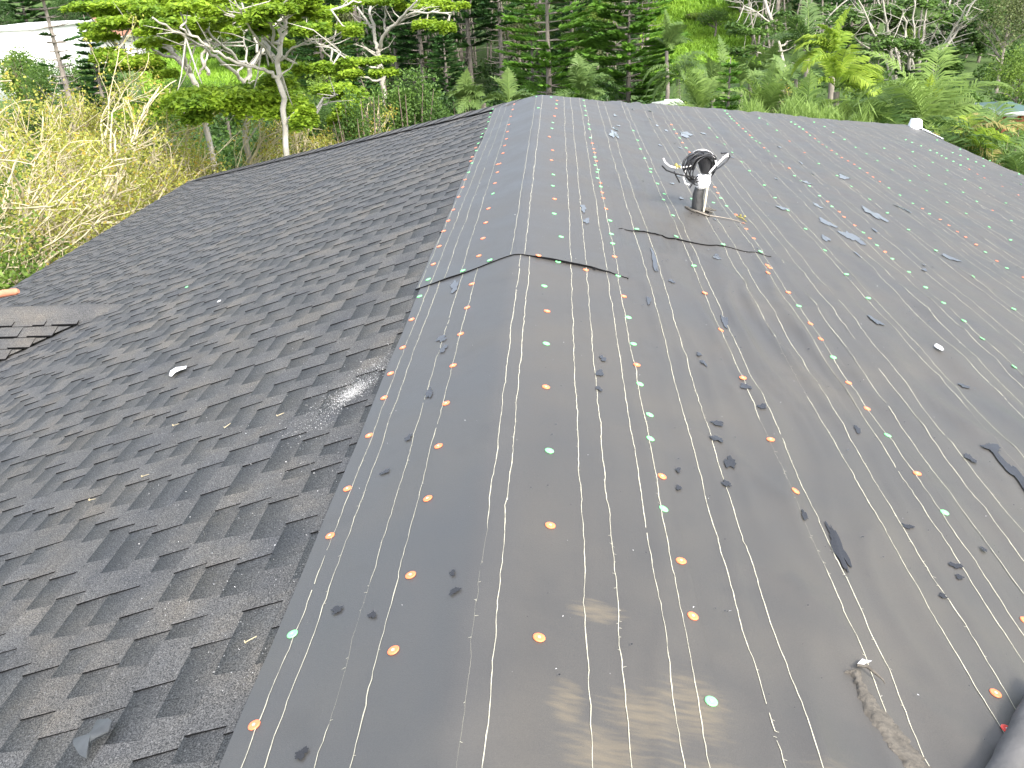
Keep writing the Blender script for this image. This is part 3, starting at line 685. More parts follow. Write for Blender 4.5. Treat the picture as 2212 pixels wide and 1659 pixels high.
# roofing nails
def nail_mesh():
    mb = MB(); tube(mb, [(-.014, 0, .0022), (.013, 0, .0018)], [.0013, .0010], 6); 
    tube(mb, [(-.0155, 0, .0034), (-.014, 0, .0034)], [.0042, .0042], 10); return mb
NL = [(898, 598, .2, 'bent pale roofing nail on shingles below the white dust'), (726, 682, .9, 'short pale nail left of the white dust'), (560, 680, .0, 'rusty nail lying beside a pale shingle tab'), (316, 1029, .1, 'tan nail upper of two on the near left shingles'),
      (197, 1113*1.0, -.1, 'tan nail leftmost on the near shingles'), (546, 1384, .5, 'tan nail nearest the green capped felt edge')]
np_ = None
for i, (u, v, a, lb) in enumerate([(608, 906-8, .3, NL[0][3]), (493, 922, .8, NL[1][3]), (382, 920, .0, NL[2][3]), (316, 1030, .05, NL[3][3]), (246*.82, 1082, -.15, NL[4][3]), (545, 1385, .4, NL[5][3])]):
    if np_ is None: o = nail_mesh().build('roofing_nail', M['nail_brass'], None); np_ = o
    else: o = np_.copy(); COL.objects.link(o)
    p = lpt(u, v, .0015); o.location = [float(t) for t in p]; o.rotation_euler = (0, atan2(-ML, 1)*1, a)
    tag(o, lb, 'nail', 'loose roofing nails on the shingles')
# crumpled scraps
def scrap(name, label, cat, matn, outline, base, seed, curl=.01):
    """ragged flake from roof-plane outline points (reference pixels), crumpled"""
    r = random.Random(seed); top = []; bot = []
    for (u, v) in outline:
        w, y = pix2roof(u, v); l = base + curl*r.random(); f = roofpt if w < -.46 else ftop
        top.append(f(w, y, l+.003)); bot.append(f(w, y, l))
    c_ = np.mean(top, 0) + np.array([0, 0, curl*.6]); cb = c_ - np.array([0, 0, .003]); N = len(top)
    mb = MB(); mb.add([c_]+top, [(0, 1+k, 1+(k+1) % N) for k in range(N)]); mb.add([cb]+bot, [(0, 1+(k+1) % N, 1+k) for k in range(N)])
    mb.add(top+bot, [(k, (k+1) % N, N+(k+1) % N, N+k) for k in range(N)])
    o = mb.build(name, matn, None, loc=cb); return tag(o, label, cat)
M['scrap_felt'] = simple('scrap_felt', (.05, .055, .058), .6, .3, 20)
scrap('paper_scrap', 'crumpled white scrap lying on the middle of the shingled slope', 'scrap', M['paper_white'], [(367, 815), (371, 807), (383, 799), (396, 796), (405, 795), (403, 800), (391, 804), (380, 810), (372, 816)], .003, 1, .008)
scrap('felt_scrap', 'torn strip of black felt on the shingles at bottom left', 'scrap', M['scrap_felt'], [(170, 1624), (172, 1613), (190, 1600), (205, 1583), (220, 1572), (245, 1567), (252, 1572), (240, 1590), (222, 1603), (205, 1612), (199, 1628), (192, 1647), (180, 1643)], .004, 2, .016)
scrap('paper_scrap', 'tiny white flake on the right felt among the far caps', 'scrap', M['paper_white'], [(2012, 760), (2016, 758), (2028, 765), (2032, 771), (2028, 771), (2017, 764)], .006, 3, .004)
scrap('leaf_litter', 'curled tan leaf scrap above the long tear', 'leaf', M['paper_white'], [(1840, 1458), (1852, 1446), (1862, 1448), (1873, 1449), (1862, 1453), (1850, 1460)], .006, 3, .006)
for (u, v, mt_, lb) in ((404, 622, 'cap_green', 'stray pale green plastic cap on the shingled slope'), (474, 653, 'white_putty', 'stray whitish plastic cap on the shingled slope')):
    o = proto['g'][0].copy(); o.data = o.data.copy(); o.data.materials.clear(); o.data.materials.append(M[mt_]); COL.objects.link(o)
    o.rotation_mode = 'XYZ'; o.rotation_euler = (0.1, atan2(-ML, 1), 0); o.location = [float(t) for t in lpt(u, v, .004)]; tag(o, lb, 'plastic cap')
# the long muddy tear at bottom right
pts = [(1826, 1466, 9), (1842, 1470, 12), (1852, 1492, 13), (1868, 1525, 20), (1892, 1560, 30), (1915, 1585, 34), (1938, 1615, 38), (1960, 1640, 34), (1985, 1668, 36), (2010, 1700, 30)]
mb = MB(); top = []; n = len(pts); K = 9; rr_ = random.Random(8)
fine_pts = []
for i in range(n-1):
    for k in range(5):
        t = k/5; fine_pts.append([pts[i][j]*(1-t)+pts[i+1][j]*t for j in range(3)])
for i, (u, v, h_) in enumerate(fine_pts):
    jl, jr = rr_.uniform(-4, 4), rr_.uniform(-7, 7)
    for j in range(K):
        s_ = j/(K-1); uu_ = u + (s_-.5)*h_*1.6 + jl*(1-s_) + jr*s_
        w, y = pix2roof(uu_, v - (s_-.5)*h_*.15)
        top.append(ftop(w, y, .0035 + .0035*(1-abs(2*s_-1)**2)*(.6+.4*sin(i*.35)) + rr_.uniform(0, .0012)*(j not in (0, K-1)) - (.004 if j in (0, K-1) else 0)))
mb.add(top, [(i*K+j, i*K+j+1, (i+1)*K+j+1, (i+1)*K+j) for i in range(len(fine_pts)-1) for j in range(K-1)])
tear = mb.build('felt_tear', M['mud'], None, smooth=True, loc=top[0]); tag(tear, 'long muddy torn strip of felt curling up at the bottom right', 'torn felt')
mb = MB()
p = [ftop(*pix2roof(u_, v_), .014+.004*sin(q_)) for q_, (u_, v_) in enumerate(((1838, 1463), (1862, 1466), (1880, 1480), (1896, 1488), (1904, 1496)))]
tube(mb, p, [.003, .004, .003, .002, .0008], 6)
o = mb.build('root_strand', M['mud'], tear)
o.matrix_parent_inverse = Matrix.Translation(-Vector(tear.location))
# rolled felt at the right bottom corner
mb = MB(); a = ftop(*pix2roof(2235, 1530), .03); c_ = ftop(*pix2roof(2150, 1700), .03)
d = c_-a; a = a - d*.05; pr = [a + d*t for t in np.linspace(0, 1.3, 14)]
tube(mb, pr, [.030+.0015*sin(i*1.7) for i in range(14)], 20)
for k in range(5):
    tube(mb, [pr[0]-d*.004*k*0+unit(d)*(-.001), pr[0]-unit(d)*.004], [.030-.005*k, .030-.005*k], 20)
o = mb.build('felt_roll', simple('roll_felt', (.075, .073, .072), .7, .2, 14, bump=.2), None, smooth=True, loc=a); tag(o, 'end of a dark grey felt roll lying in the bottom right corner', 'felt roll')

# ------------------------------------------------------------------ vent pipe with cable coil
VY = 5.463; w0, y0 = pix2roof(1508, 462); vb = ftop(w0, y0, .0)
vent = tag(empty('vent_pipe', vb), 'black wrapped vent pipe with white putty collar, standing on the right felt slope', 'vent pipe')
def vp(u, v, dy=0.): return W(u, v, y0 + dy)
def loft(mb, rows, sides=12, mi=0):
    V = []
    for (c, r1, r2) in rows:
        for k in range(sides):
            t = 2*pi*k/sides; V.append(c + np.array([r1*cos(t), r2*sin(t), 0]))
    mb.add(V, [(i*sides+k, i*sides+(k+1) % sides, (i+1)*sides+(k+1) % sides, (i+1)*sides+k) for i in range(len(rows)-1) for k in range(sides)], mi)
    mb.add([rows[-1][0]]+V[-sides:], [(0, 1+k, 1+(k+1) % sides) for k in range(sides)])
px = y0/2050*1.05
mb = MB(); loft(mb, [(vp(1505, 468), 13*px, 12*px), (vp(1506, 445), 12.5*px, 12*px), (vp(1508, 420), 12*px, 11*px), (vp(1512, 404), 11*px, 10*px), (vp(1516, 392), 8*px, 8*px)]); mb.build('pipe_wrap', M['lead'], vent, smooth=True)
mb = MB(); tube(mb, [vp(1519, 463, -.03), vp(1524, 432, -.03), (vp(1528, 405, -.03)), vp(1529, 392, -.02)], [.006, .007, .006, .005], 8); mb.build('wood_strip', M['wood_strip'], vent)
mb = MB(); tube(mb, [vp(1505, 458, -.045), vp(1505, 430, -.045), vp(1508, 405, -.04), vp(1511, 396, -.04)], [.0028]*4, 6); mb.build('conduit_strip', M['lead'], vent)
# lumpy putty
def lump(mb, c, r, seed, sx=1, sz_=1, amp=.18):
    r_ = np.random.default_rng(seed); A, B_ = 12, 9; V = []
    for i in range(B_+1):
        ph = pi*i/B_
        for k in range(A):
            th = 2*pi*k/A; q_ = r*(1+amp*r_.normal()*.6)
            V.append(c + np.array([q_*sx*sin(ph)*cos(th), q_*sin(ph)*sin(th), q_*sz_*cos(ph)]))
    mb.add(V, [(i*A+k, i*A+(k+1) % A, (i+1)*A+(k+1) % A, (i+1)*A+k) for i in range(B_) for k in range(A)])
mb = MB(); lump(mb, vp(1515, 394, -.01), 15.5*px, 1, .95, 1.0, .1); lump(mb, vp(1524, 391, -.01), 13*px, 2, .9, 1.25, .1); lump(mb, vp(1512, 384, -.005), 8*px, 3); lump(mb, vp(1530, 378, .0), 6*px, 4)
mb.build('putty_collar', M['white_putty'], vent, smooth=True)
mb = MB(); loft(mb, [(vp(1525, 374), 10*px, 10*px), (vp(1525, 370), 12*px, 12*px), (vp(1522, 350), 15*px, 15*px), (vp(1519, 338), 18*px, 18*px), (vp(1519, 332), 19*px, 19*px), (vp(1518, 330), 15*px, 15*px)], 18)
mb.build('rubber_boot', M['black_rubber'], vent, smooth=True)
mb = MB(); loft(mb, [(vp(1492, 366, .1), 9*px, 9*px), (vp(1494, 352, .1), 12*px, 12*px), (vp(1499, 336, .1), 14*px, 14*px), (vp(1502, 331, .1), 13*px, 13*px)], 16)
tube(mb, [vp(1502, 336, .1), vp(1525, 345, .04), vp(1540, 362, .04)], [.028, .03, .028], 10)
mb.build('rubber_boot', M['black_rubber'], vent, smooth=True)
mb = MB(); r_ = random.Random(2)
for k in range(14):
    t = r_.uniform(0, 6.28); p0 = vb + np.array([0, 0, .012])+.04*np.array([cos(t), sin(t), 0]); p1 = p0 + np.array([.07*cos(t)*r_.random(), .07*sin(t)*r_.random(), -.012])
    tube(mb, [p0, (p0+p1)/2+np.array([0, 0, .001]), p1], [.006, .005, .003], 6)
for q0, q1 in (((1478, 455), (1500, 468)), ((1500, 465), (1530, 478)),):
    tube(mb, [ftop(*pix2roof(q0[0]+(q1[0]-q0[0])*t, q0[1]+(q1[1]-q0[1])*t), .008) for t in np.linspace(0, 1, 6)], [.006, .01, .008, .01, .008, .004], 6)
mb.build('mud_collar', M['mud'], vent, smooth=True)
mb = MB(); tube(mb, [ftop(*pix2roof(u, v), l) for u, v, l in ((1484, 458, .01), (1510, 472, .014), (1527, 477, .01), (1550, 479, .012), (1575, 482, .01), (1598, 487, .008), (1612, 491, .006))], [.003, .004, .0035, .003, .003, .002, .001], 6)
o = mb.build('twig', M['bark_grey'], None, loc=vb); tag(o, 'thin tan root trailing right from the foot of the vent pipe', 'twig')
mb = MB(); tube(mb, [ftop(*pix2roof(u, v), l) for u, v, l in ((1588, 475, .012), (1600, 480, .016), (1612, 486, .006))], [.003, .006, .001], 6)
for u, v in ((1597, 474), (1606, 477)): lump(mb, ftop(*pix2roof(u, v), .016), .008, 5)
o = mb.build('flower_sprig', M['palm_dry'], None, loc=vb); tag(o, 'small dry yellow sprig at the end of the trailing root', 'sprig')
# cable coil hangs on the pipe: loops of real cable
coil = tag(empty('cable_coil', vp(1512, 360, -.1)), 'coil of black and white cable hung around the vent pipe top', 'cable')
def loopc(cx, cy, ru, rv, tilt, a0, a1, dy0, dy1, n=40):
    out = []
    for i in range(n):
        t = a0 + (a1-a0)*i/(n-1); x, y = ru*cos(t), rv*sin(t)
        out.append(vp(cx + x*cos(tilt)-y*sin(tilt), cy - (x*sin(tilt)+y*cos(tilt)), dy0+(dy1-dy0)*(.5+.5*cos(t)) + .006*sin(3*t)))
    return out
mb = MB(); r_ = random.Random(9)
for k in range(9):
    P = loopc(1514+r_.uniform(-8, 8), 362+r_.uniform(-7, 7), 28+r_.uniform(-8, 6), 35+r_.uniform(-9, 5), -.5+r_.uniform(-.5, .5), 0, 6.28, -.10-.008*k, -.02+.01*k)
    tube(mb, P, .0036, 6, False)
for P in ([vp(1430, 358, -.2), vp(1440, 368, -.18), (vp(1462, 376, -.15)), vp(1482, 380, -.12), vp(1502, 382, -.1)],
          [vp(1490, 406, -.1), vp(1498, 392, -.1), vp(1508, 380, -.1)], [vp(1456, 370, -.14), vp(1462, 383, -.14), vp(1468, 394, -.12)],
          [vp(1537, 372, -.05), vp(1556, 360, .02), vp(1570, 348, .06), vp(1577, 338, .06), vp(1570, 330, .05), vp(1558, 331, .02)]):
    tube(mb, P, .0048, 6)
mb.build('black_cable', M['black_cable'], coil, smooth=True)
mb = MB()
tube(mb, loopc(1516, 356, 31, 32, -.2, .2, 2.6, -.02, -.06), .006, 6)
tube(mb, [vp(1532, 374, -.05), vp(1545, 358, -.03), vp(1562, 342, .0), vp(1573, 332, .0), vp(1574, 337, .0), vp(1560, 340, .0)], [.006, .0065, .0065, .005, .004, .003], 7)
tube(mb, [vp(1433, 342, -.2), vp(1436, 350, -.2), vp(1446, 359, -.18), vp(1462, 363, -.15), vp(1480, 361, -.12), vp(1492, 358, -.1)], .0055, 7)
tube(mb, [vp(1481, 368, -.11), vp(1476, 382, -.11), vp(1480, 396, -.11), vp(1488, 399, -.1)], .0055, 7)
mb.build('white_cable', M['white_cable'], coil, smooth=True)
mb = MB(); lump(mb, vp(1461, 359, -.15), .012, 6, 1, 1.4); lump(mb, vp(1468, 360, -.15), .009, 7); mb.build('cable_splice', M['palm_dry'], coil, smooth=True)

# white kick-out flashing at the right far corner
mb = MB(); c0 = roofpt(5.9, 14.55, .02)
for V in ([(-.12, -.30, .0), (.16, -.30, -.02), (.20, .20, -.02), (-.12, .20, .0), (-.05, -.12, .30), (.18, -.12, .30), (.18, .20, .30), (-.05, .20, .30)],):
    V = c0 + np.array(V)*np.array([.5, .5, .36]); mb.add(V, [(0, 1, 5, 4), (1, 2, 6, 5), (3, 0, 4, 7), (4, 5, 6, 7), (2, 3, 7, 6)])
mb.add(c0 + np.array([(-.16, -.36, .012), (.34, -.36, -.10), (.34, .26, -.10), (-.16, .26, .012)])*.6, [(0, 1, 2, 3)])
o = mb.build('corner_flashing', M['white_metal'], None, loc=c0); tag(o, 'folded white metal flashing standing at the far right roof corner', 'flashing')
# terracotta tile end at left eave
mb = MB(); p0 = W(-30, 640, 7.6); p1 = W(40, 629, 7.6); tube(mb, [p0, p0*.4+p1*.6, p0*.08+p1*.92, p1], [.035, .036, .033, .018], 12)
o = mb.build('clay_pipe', M['terracotta'], None, smooth=True, loc=p0); tag(o, 'rounded end of a reddish clay piece at the left roof edge', 'clay pipe')

# ------------------------------------------------------------------ land
def terr(x, y):
    x = np.asarray(x, float); y = np.asarray(y, float)
    sm = lambda a, b_, t: np.clip((t-a)/(b_-a), 0, 1)**2*(3-2*np.clip((t-a)/(b_-a), 0, 1))
    z = 2.2*sm(36, 66, y) + np.clip(y-64, 0, 50)*.27
    return z + .5*vn(x*.06, y*.06)*np.clip((y-20)/20, 0, 1) + .12*vn(x*.4, y*.4)
def gridmesh(name, mt_, x0, x1, y0, y1, n, m_, lift=0.):
    X, Y = np.meshgrid(np.linspace(x0, x1, n), np.linspace(y0, y1, m_), indexing='ij')
    mb = MB(); idx = np.arange(n*m_).reshape(n, m_)
    mb.add(np.stack([X, Y, terr(X, Y)+lift], -1).reshape(-1, 3), np.stack([idx[:-1, :-1], idx[1:, :-1], idx[1:, 1:], idx[:-1, 1:]], -1).reshape(-1, 4))
    return mb.build(name, mt_, None, smooth=True)
tag(gridmesh('ground', M['ground'], -300, 300, -60, 460, 150, 130), kind='structure')

def blobleaves(mb, c, r, n, L, squash=.8, clumps=14, spread=.42):
    """leaves on irregular clumps round a crown centre"""
    cc = unit(RNG.normal(size=(clumps, 3))); cc[:, 2] = np.where(cc[:, 2] < -.35, -cc[:, 2], cc[:, 2])
    rad = RNG.uniform(.45, 1.0, clumps)[:, None]; cen = cc*rad*(1-spread*.6)
    k = RNG.integers(0, clumps, n); d = unit(RNG.normal(size=(n, 3))); rr_ = RNG.uniform(.5, 1.0, n)[:, None]**.5
    sz = RNG.uniform(.7, 1.3, clumps)[k][:, None]*spread
    P = (cen[k] + d*rr_*sz)*np.array([1, 1, squash])*r + np.asarray(c)
    D = unit(d + RNG.normal(size=(n, 3))*.8 + np.array([0, 0, -.2]))
    leaves(mb, P, D, L*RNG.uniform(.6, 1.3, n), L*.55*RNG.uniform(.7, 1.2, n))
def thing_copy(root, loc, rot, sc):
    r = root.copy(); COL.objects.link(r); r.location = [float(a) for a in loc]; r.rotation_euler = (0, 0, rot); r.scale = (sc, sc, sc) if not hasattr(sc, '__len__') else sc
    for ch in list(root.children):
        c = ch.copy(); COL.objects.link(c); c.parent = r; c.matrix_parent_inverse = ch.matrix_parent_inverse.copy()
    return r
def broadleaf(mname, H=7., R=2.4, n=5200, L=.17, bark='bark_grey', low=.25, clumps=26):
    t = empty('broadleaf_tree', (0, 0, 0))
    tb = MB(); r_ = random.Random(int(RNG.integers(1e6)))
    top = np.array([r_.uniform(-.3, .3), r_.uniform(-.3, .3), H*.7]); tube(tb, [(0, 0, -.3), top*.4+np.array([.1, 0, 0]), top], [.16, .12, .05], 7)
    for k in range(9):
        a = r_.uniform(0, 6.28); z0 = H*r_.uniform(.25, .6); p0 = np.array([top[0]*z0/H, top[1]*z0/H, z0])
        p1 = p0 + np.array([R*.75*cos(a), R*.75*sin(a), H*r_.uniform(.1, .3)]); tube(tb, [p0, (p0+p1)/2+np.array([0, 0, .2]), p1], [.06, .04, .015], 5, False)
    tb.build('trunk', M[bark], t)
    mb = MB(); blobleaves(mb, (0, 0, H*(low+(1-low)/2)), np.array([R, R, H*(1-low)/2*1.15]), n, L, 1.0, clumps, .38)
    mb.build('crown', M[mname], t)
    return t
def put(t, loc, rot, sc, label, cat='tree', group=None, name=None, first=[]):
    if id(t) not in first: first.append(id(t)); t.location = [float(a) for a in loc]; t.rotation_euler = (0, 0, rot); t.scale = (sc, sc, sc) if not hasattr(sc, '__len__') else sc; o = t
    else: o = thing_copy(t, loc, rot, sc)
    if name: o.name = name
    return tag(o, label, cat, group)
def gpix(u, Y):   # ground point under reference column u at distance Y
    d = ray(u, 150); x = d[0]/d[1]*Y; return np.array([x, Y, float(terr(x, Y))])
def zpix(u, v, Y): return float(W(u, v, Y)[2])

BL = [broadleaf('leaf_dark'), broadleaf('leaf_mid'), broadleaf('leaf_olive', n=4200), broadleaf('leaf_light', n=4600)]
# forest wall behind the pines and up the hill: reads as one mass
mb = {k: MB() for k in ('leaf_dark', 'leaf_mid', 'leaf_olive')}
rs = np.random.default_rng(21)
def inslope(x, y): return .095 < x/y < .205 and y < 84
for k in range(560):
    y = rs.uniform(54, 106); x = y*rs.uniform(-.68, .68)
    if inslope(x, y) or (x/y < -.36 and y < 78) or (x/y > .24 and y < 62): continue
    z = float(terr(x, y)); R = rs.uniform(1.4, 3.0); Hh = rs.uniform(4, 9)
    if x/y < -.30: Hh *= .55
    sel = ('leaf_dark', 'leaf_mid', 'leaf_olive')[int(rs.choice(3, p=[.8, .12, .08] if abs(x/y) < .2 else [.5, .34, .16]))]
    nn = int(900 if y < 75 else 420)
    blobleaves(mb[sel], (x, y, z+Hh*.5), np.array([R, R, Hh*.55]), nn, .34 if y < 75 else .5, 1.0, 16, .4)
lbs = {'leaf_dark': 'dark green woodland massed behind the pines and up the hill', 'leaf_mid': 'mid green woodland crowns mixed into the far hillside', 'leaf_olive': 'olive and greyish woodland crowns on the far hillside'}
for k in mb: tag(mb[k].build('woodland', M[k], None), lbs[k], 'woodland', kind='stuff')
# bare grey stems inside the wood
mb = MB()
for k in range(150):
    y = rs.uniform(50, 58); x = y*rs.uniform(-.22, .6); z = float(terr(x, y))
    if inslope(x, y): continue
    p = np.array([x, y, z]); q_ = p+np.array([rs.uniform(-1, 1), 0, rs.uniform(4, 9)]); mid = (p+q_)/2+np.array([rs.uniform(-.4, .4), 0, 0])
    tube(mb, [p, mid, q_], [.06, .045, .015], 4, False)
    for j in range(4):
        a = p+(q_-p)*rs.uniform(.3, .9); tube(mb, [a, a+np.array([rs.uniform(-1, 1), rs.uniform(-.5, .5), rs.uniform(.2, 1.2)])], [.025, .006], 3, False)
tag(mb.build('tree_stems', M['bark_grey'], None), 'thin grey stems crowding inside the dark wood', 'stems', kind='stuff')
# undergrowth from the garden to the wood
mbu = {k: MB() for k in ('leaf_mid', 'leaf_dark', 'leaf_light')}
for k in range(520):
    y = rs.uniform(24, 56)**1.0; x = y*rs.uniform(-.62, .62)
    if inslope(x, y) and y > 44: continue
    if x/y < -.28 and y > 46: continue
    z = float(terr(x, y)); R = rs.uniform(.6, 1.5)
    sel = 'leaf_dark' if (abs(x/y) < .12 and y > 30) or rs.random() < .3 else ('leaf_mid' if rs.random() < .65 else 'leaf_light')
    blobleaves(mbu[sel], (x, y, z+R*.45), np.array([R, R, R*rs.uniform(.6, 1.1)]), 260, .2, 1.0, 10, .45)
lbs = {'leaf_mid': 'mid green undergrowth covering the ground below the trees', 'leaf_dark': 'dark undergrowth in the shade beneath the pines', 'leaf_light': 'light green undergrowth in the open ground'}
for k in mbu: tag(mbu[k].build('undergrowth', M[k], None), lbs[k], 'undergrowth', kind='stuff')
# grass slopes
mb = MB()
for (a0, a1, y0_, y1_, n) in ((.085, .21, 50, 88, 26000), (-.46, -.22, 50, 80, 22000), (-.9, -.5, 9, 24, 9000)):
    y = rs.uniform(y0_, y1_, n); x = y*rs.uniform(a0, a1, n); z = terr(x, y)
    Lg = .10 + .0055*y
    leaves(mb, np.stack([x, y, z+Lg*.3], -1), np.stack([rs.normal(0, .5, n), rs.normal(0, .5, n), np.ones(n)], -1), Lg*1.2, Lg*.35)
tag(mb.build('grass', M['grass'], None), 'bright green rough grass on the open slopes', 'grass', kind='stuff')

# specific broadleaf trees in front of the wood
BT = [ # u, Y, top v, template, label
 (1125, 50, -30, 2, 'olive leafed tree with bare grey limbs between two tall pines'), (1290, 52, -40, 3, 'yellowish leafy tree in the gap right of the broad pine'),
 (1160, 53, 10, 1, 'leafy tree showing just left behind the broad light pine'), (1265, 50, 60, 2, 'grey green tree hanging between broad pine and dense pine'),
 (1540, 60, 70, 1, 'dark bush tree at the foot of the grass slope'), (1620, 56, 40, 1, 'spreading dark green tree on the right of the grass slope'),
 (1590, 66, 0, 0, 'round tree above the grass slope near the top border'), (1745, 55, 10, 0, 'dark tree behind the palms with lime fronds'),
 (2160, 44, -60, 2, 'tall leafy tree filling the right border'), (2110, 50, -40, 1, 'tall leafy tree next inward from the right border'), (2205, 36, 90, 3, 'light leafy tree low at the right border'),
 (2060, 54, -30, 0, 'dark tree behind the pale multi stemmed tree'), (1800, 58, -20, 0, 'dark tree left of the pale multi stemmed tree'),
 (30, 46, 92, 3, 'pale green tree in front of the white house'), (95, 40, 108, 1, 'round green tree right below the white house'), (15, 36, 210, 1, 'leafy tree at the left border under the white house'),
 (230, 42, 150, 1, 'green tree behind the dense left pine'), (300, 38, 190, 0, 'dark tree under the flat crowns at left'), (260, 33, 225, 2, 'olive shrub tree under the bright flat crown'),
 (20, 62, -20, 0, 'dark tree behind the white house at the corner'), (170, 66, -30, 0, 'dark tree above the red brown roof'), (330, 70, -20, 1, 'tree at the head of the left grass slope'), (450, 66, 20, 0, 'dark round tree beyond the pale forked trunks'),
 (560, 58, 50, 0, 'dark tree seen through the leaning white trunks'), (640, 52, 40, 0, 'dark tree right of the tallest white trunk'), (470, 40, 175, 0, 'low dark tree behind the fork of the pale trunk'), (380, 44, 150, 1, 'low green tree in front of left grass slope'), (620, 36, 200, 0, 'dark bushy tree behind the tall white trunk base'),
 (700, 34, 215, 1, 'small green tree between white trunk and round shrub'),
]
for i, (u, Y, vt, k, lb) in enumerate(BT):
    g = gpix(u, Y); h = max(2.0, zpix(u, max(vt, -60), Y)-g[2]); s = h/7.6
    put(BL[k], g, i*1.3, (max(s, .55), max(s, .55), s), lb, 'tree', 'broadleaf trees around the valley')

# dense round shrub behind the hip, and other shrubs
def shrub(u0, u1, vt, Y, mname, label, n=6000, L=.09, name='shrub', twigs=26, bark='bark_brown', base=None):
    uc = (u0+u1)/2; top = W(uc, vt, Y); R = (u1-u0)/2*Y*PXM; z0 = float(terr(top[0], Y)) if base is None else base
    t = tag(empty(name, (top[0], Y, z0)), label, 'shrub'); H = top[2]-z0
    mb = MB(); blobleaves(mb, (top[0], Y, z0+H*.55), np.array([R, R*.8, H*.47]), n, L, 1.0, 34, .33); mb.build('foliage', M[mname], t)
    tb = MB()
    for k in range(twigs):
        a = RNG.uniform(0, 6.28); f = RNG.uniform(.3, .95); e_ = np.array([top[0]+R*f*cos(a), Y+R*.8*f*sin(a), z0+H*RNG.uniform(.5, .98)])
        s_ = np.array([top[0]+.3*cos(a), Y+.3*sin(a), z0]); tube(tb, [s_, (s_+e_)/2+np.array([0, 0, .2]), e_], [.05, .03, .008], 4, False)
    tb.build('stem', M[bark], t); return t
shrub(745, 985, 160, 27, 'leaf_mid', 'big dense rounded shrub directly behind the dark shingle hip', 15000, .10)
shrub(700, 830, 200, 24, 'leaf_mid', 'looser shrub with brown branches left of the dense rounded shrub', 4000, .09, twigs=50)
shrub(960, 1060, 190, 24, 'leaf_mid', 'low green shrub at the left foot of the felt peak', 4000, .09)
shrub(1625, 1745, 172, 25, 'leaf_yellow', 'brown twiggy shrub with yellowing top left of the big palms', 1500, .08, twigs=150)
shrub(1480, 1532, 28, 66, 'leaf_light', 'clipped round bush on the far grass slope', 1500, .2)
shrub(2120, 2240, 268, 21, 'leaf_mid', 'green shrub at the right border above the eave', 5000, .08)
shrub(-30, 115, 112, 44, 'leaf_light', 'pale green rounded bush hiding the foot of the nearest white house', 4000, .16)
shrub(105, 265, 122, 46, 'leaf_mid', 'green rounded bush hiding the foot of the red brown roofed house', 4000, .16)
shrub(1280, 1330, 205, 27, 'leaf_dark', 'small dark shrub behind the felt roof edge below the dense pine', 2500, .08)

# ------------------------------------------------------------------ Cook pines
def pine(u, Y, vtop, R, mname, label, whorl=.34, zbare=0., dens=1.0, droop=0., vbase=None, gap=0., name='pine_tree', stubs=False, bark='bark_grey', lean=0., nb=10):
    g = gpix(u, Y); top = zpix(u, vtop, Y); H = top-g[2]
    t = tag(empty(name, g), label, 'pine tree', 'columnar pines')
    tb = MB(); tr = .012*H+.045
    tube(tb, [g + np.array([lean*H*f, 0, H*f]) for f in np.linspace(0, 1, 8)], [tr*(1-f)+.012 for f in np.linspace(0, 1, 8)], 8)
    C = []; D = []; Ls = []; Ws = []
    z = .5
    while z < H-.1:
        f = z/H; rr_ = 1.22*R*min(1.0, (H-z)/(H*.42)+.06)**.8*RNG.uniform(.82, 1.08)
        if name == 'young_pine': rr_ = 1.1*R*((H-z)/H)**.85+.08; whorl = min(whorl, .24)
        bare = (g[2]+z) < zbare
        for k in range(nb):
            a = RNG.uniform(0, 6.28); rb = rr_*RNG.uniform(.75, 1.1)
            if RNG.random() < gap and not bare: continue
            p0 = g + np.array([lean*z, 0, z]); dr = np.array([cos(a), sin(a), 0])
            if bare:
                rb *= RNG.uniform(.35, .8)
                if RNG.random() < .35: continue
            rise = RNG.uniform(-.05, .16)-droop
            P = [p0, p0+dr*rb*.5+np.array([0, 0, rise*rb*.4]), p0+dr*rb+np.array([0, 0, (rise+.10)*rb])]
            tube(tb, P, [.022*tr/.1+.006, .014, .005], 3, False)
            if bare and RNG.random() > .05: continue
            m_ = int(26*dens*(rb/1.0+.3)); tt = RNG.uniform(.22, 1.05, m_)**.8
            base = p0 + dr*rb*tt[:, None]; base[:, 2] += rise*rb*tt*.8 + .10*rb*tt**2.5
            sd = np.cross(dr, [0, 0, 1.0]); sgn = RNG.choice([-1, 1], m_)
            dd = dr*.8 + sd*sgn[:, None]*RNG.uniform(.2, 1.1, m_)[:, None]; dd[:, 2] += RNG.uniform(.05, .55, m_)
            dd = unit(dd); ll = RNG.uniform(.16, .30, m_)*(.7+.3*rb)
            C.append(base+dd*ll[:, None]*.5); D.append(dd); Ls.append(ll); Ws.append(np.full(m_, .06+.015*rb))
        z += whorl*RNG.uniform(.8, 1.2)*(1 if not bare else .8)
    tb.build('trunk', M[bark], t)
    mb = MB(); C = np.concatenate(C); D = np.concatenate(D); Ls = np.concatenate(Ls); Ws = np.concatenate(Ws)
    leaves(mb, C, D, Ls, Ws); leaves(mb, C, D, Ls, Ws)
    mb.build('crown', M[mname], t); return t
pine(913, 48, -160, 1.35, 'pine_dark', 'slim dark pine with bare brown lower trunk behind the round shrub', zbare=2.6, dens=1.8)
pine(963, 46, 62, 1.25, 'pine_dark', 'dark young pine without bare trunk between two bare trunked pines', dens=1.7, name='young_pine')
pine(1016, 48, -180, 1.25, 'pine_dark', 'dark pine with pale dead lower twigs right of the young dark pine', zbare=3.0, dens=1.9)
pine(1084, 47, -150, 1.2, 'pine_dark', 'dark narrow pine with reddish grey bare trunk left of the felt peak', zbare=4.2, dens=1.3)
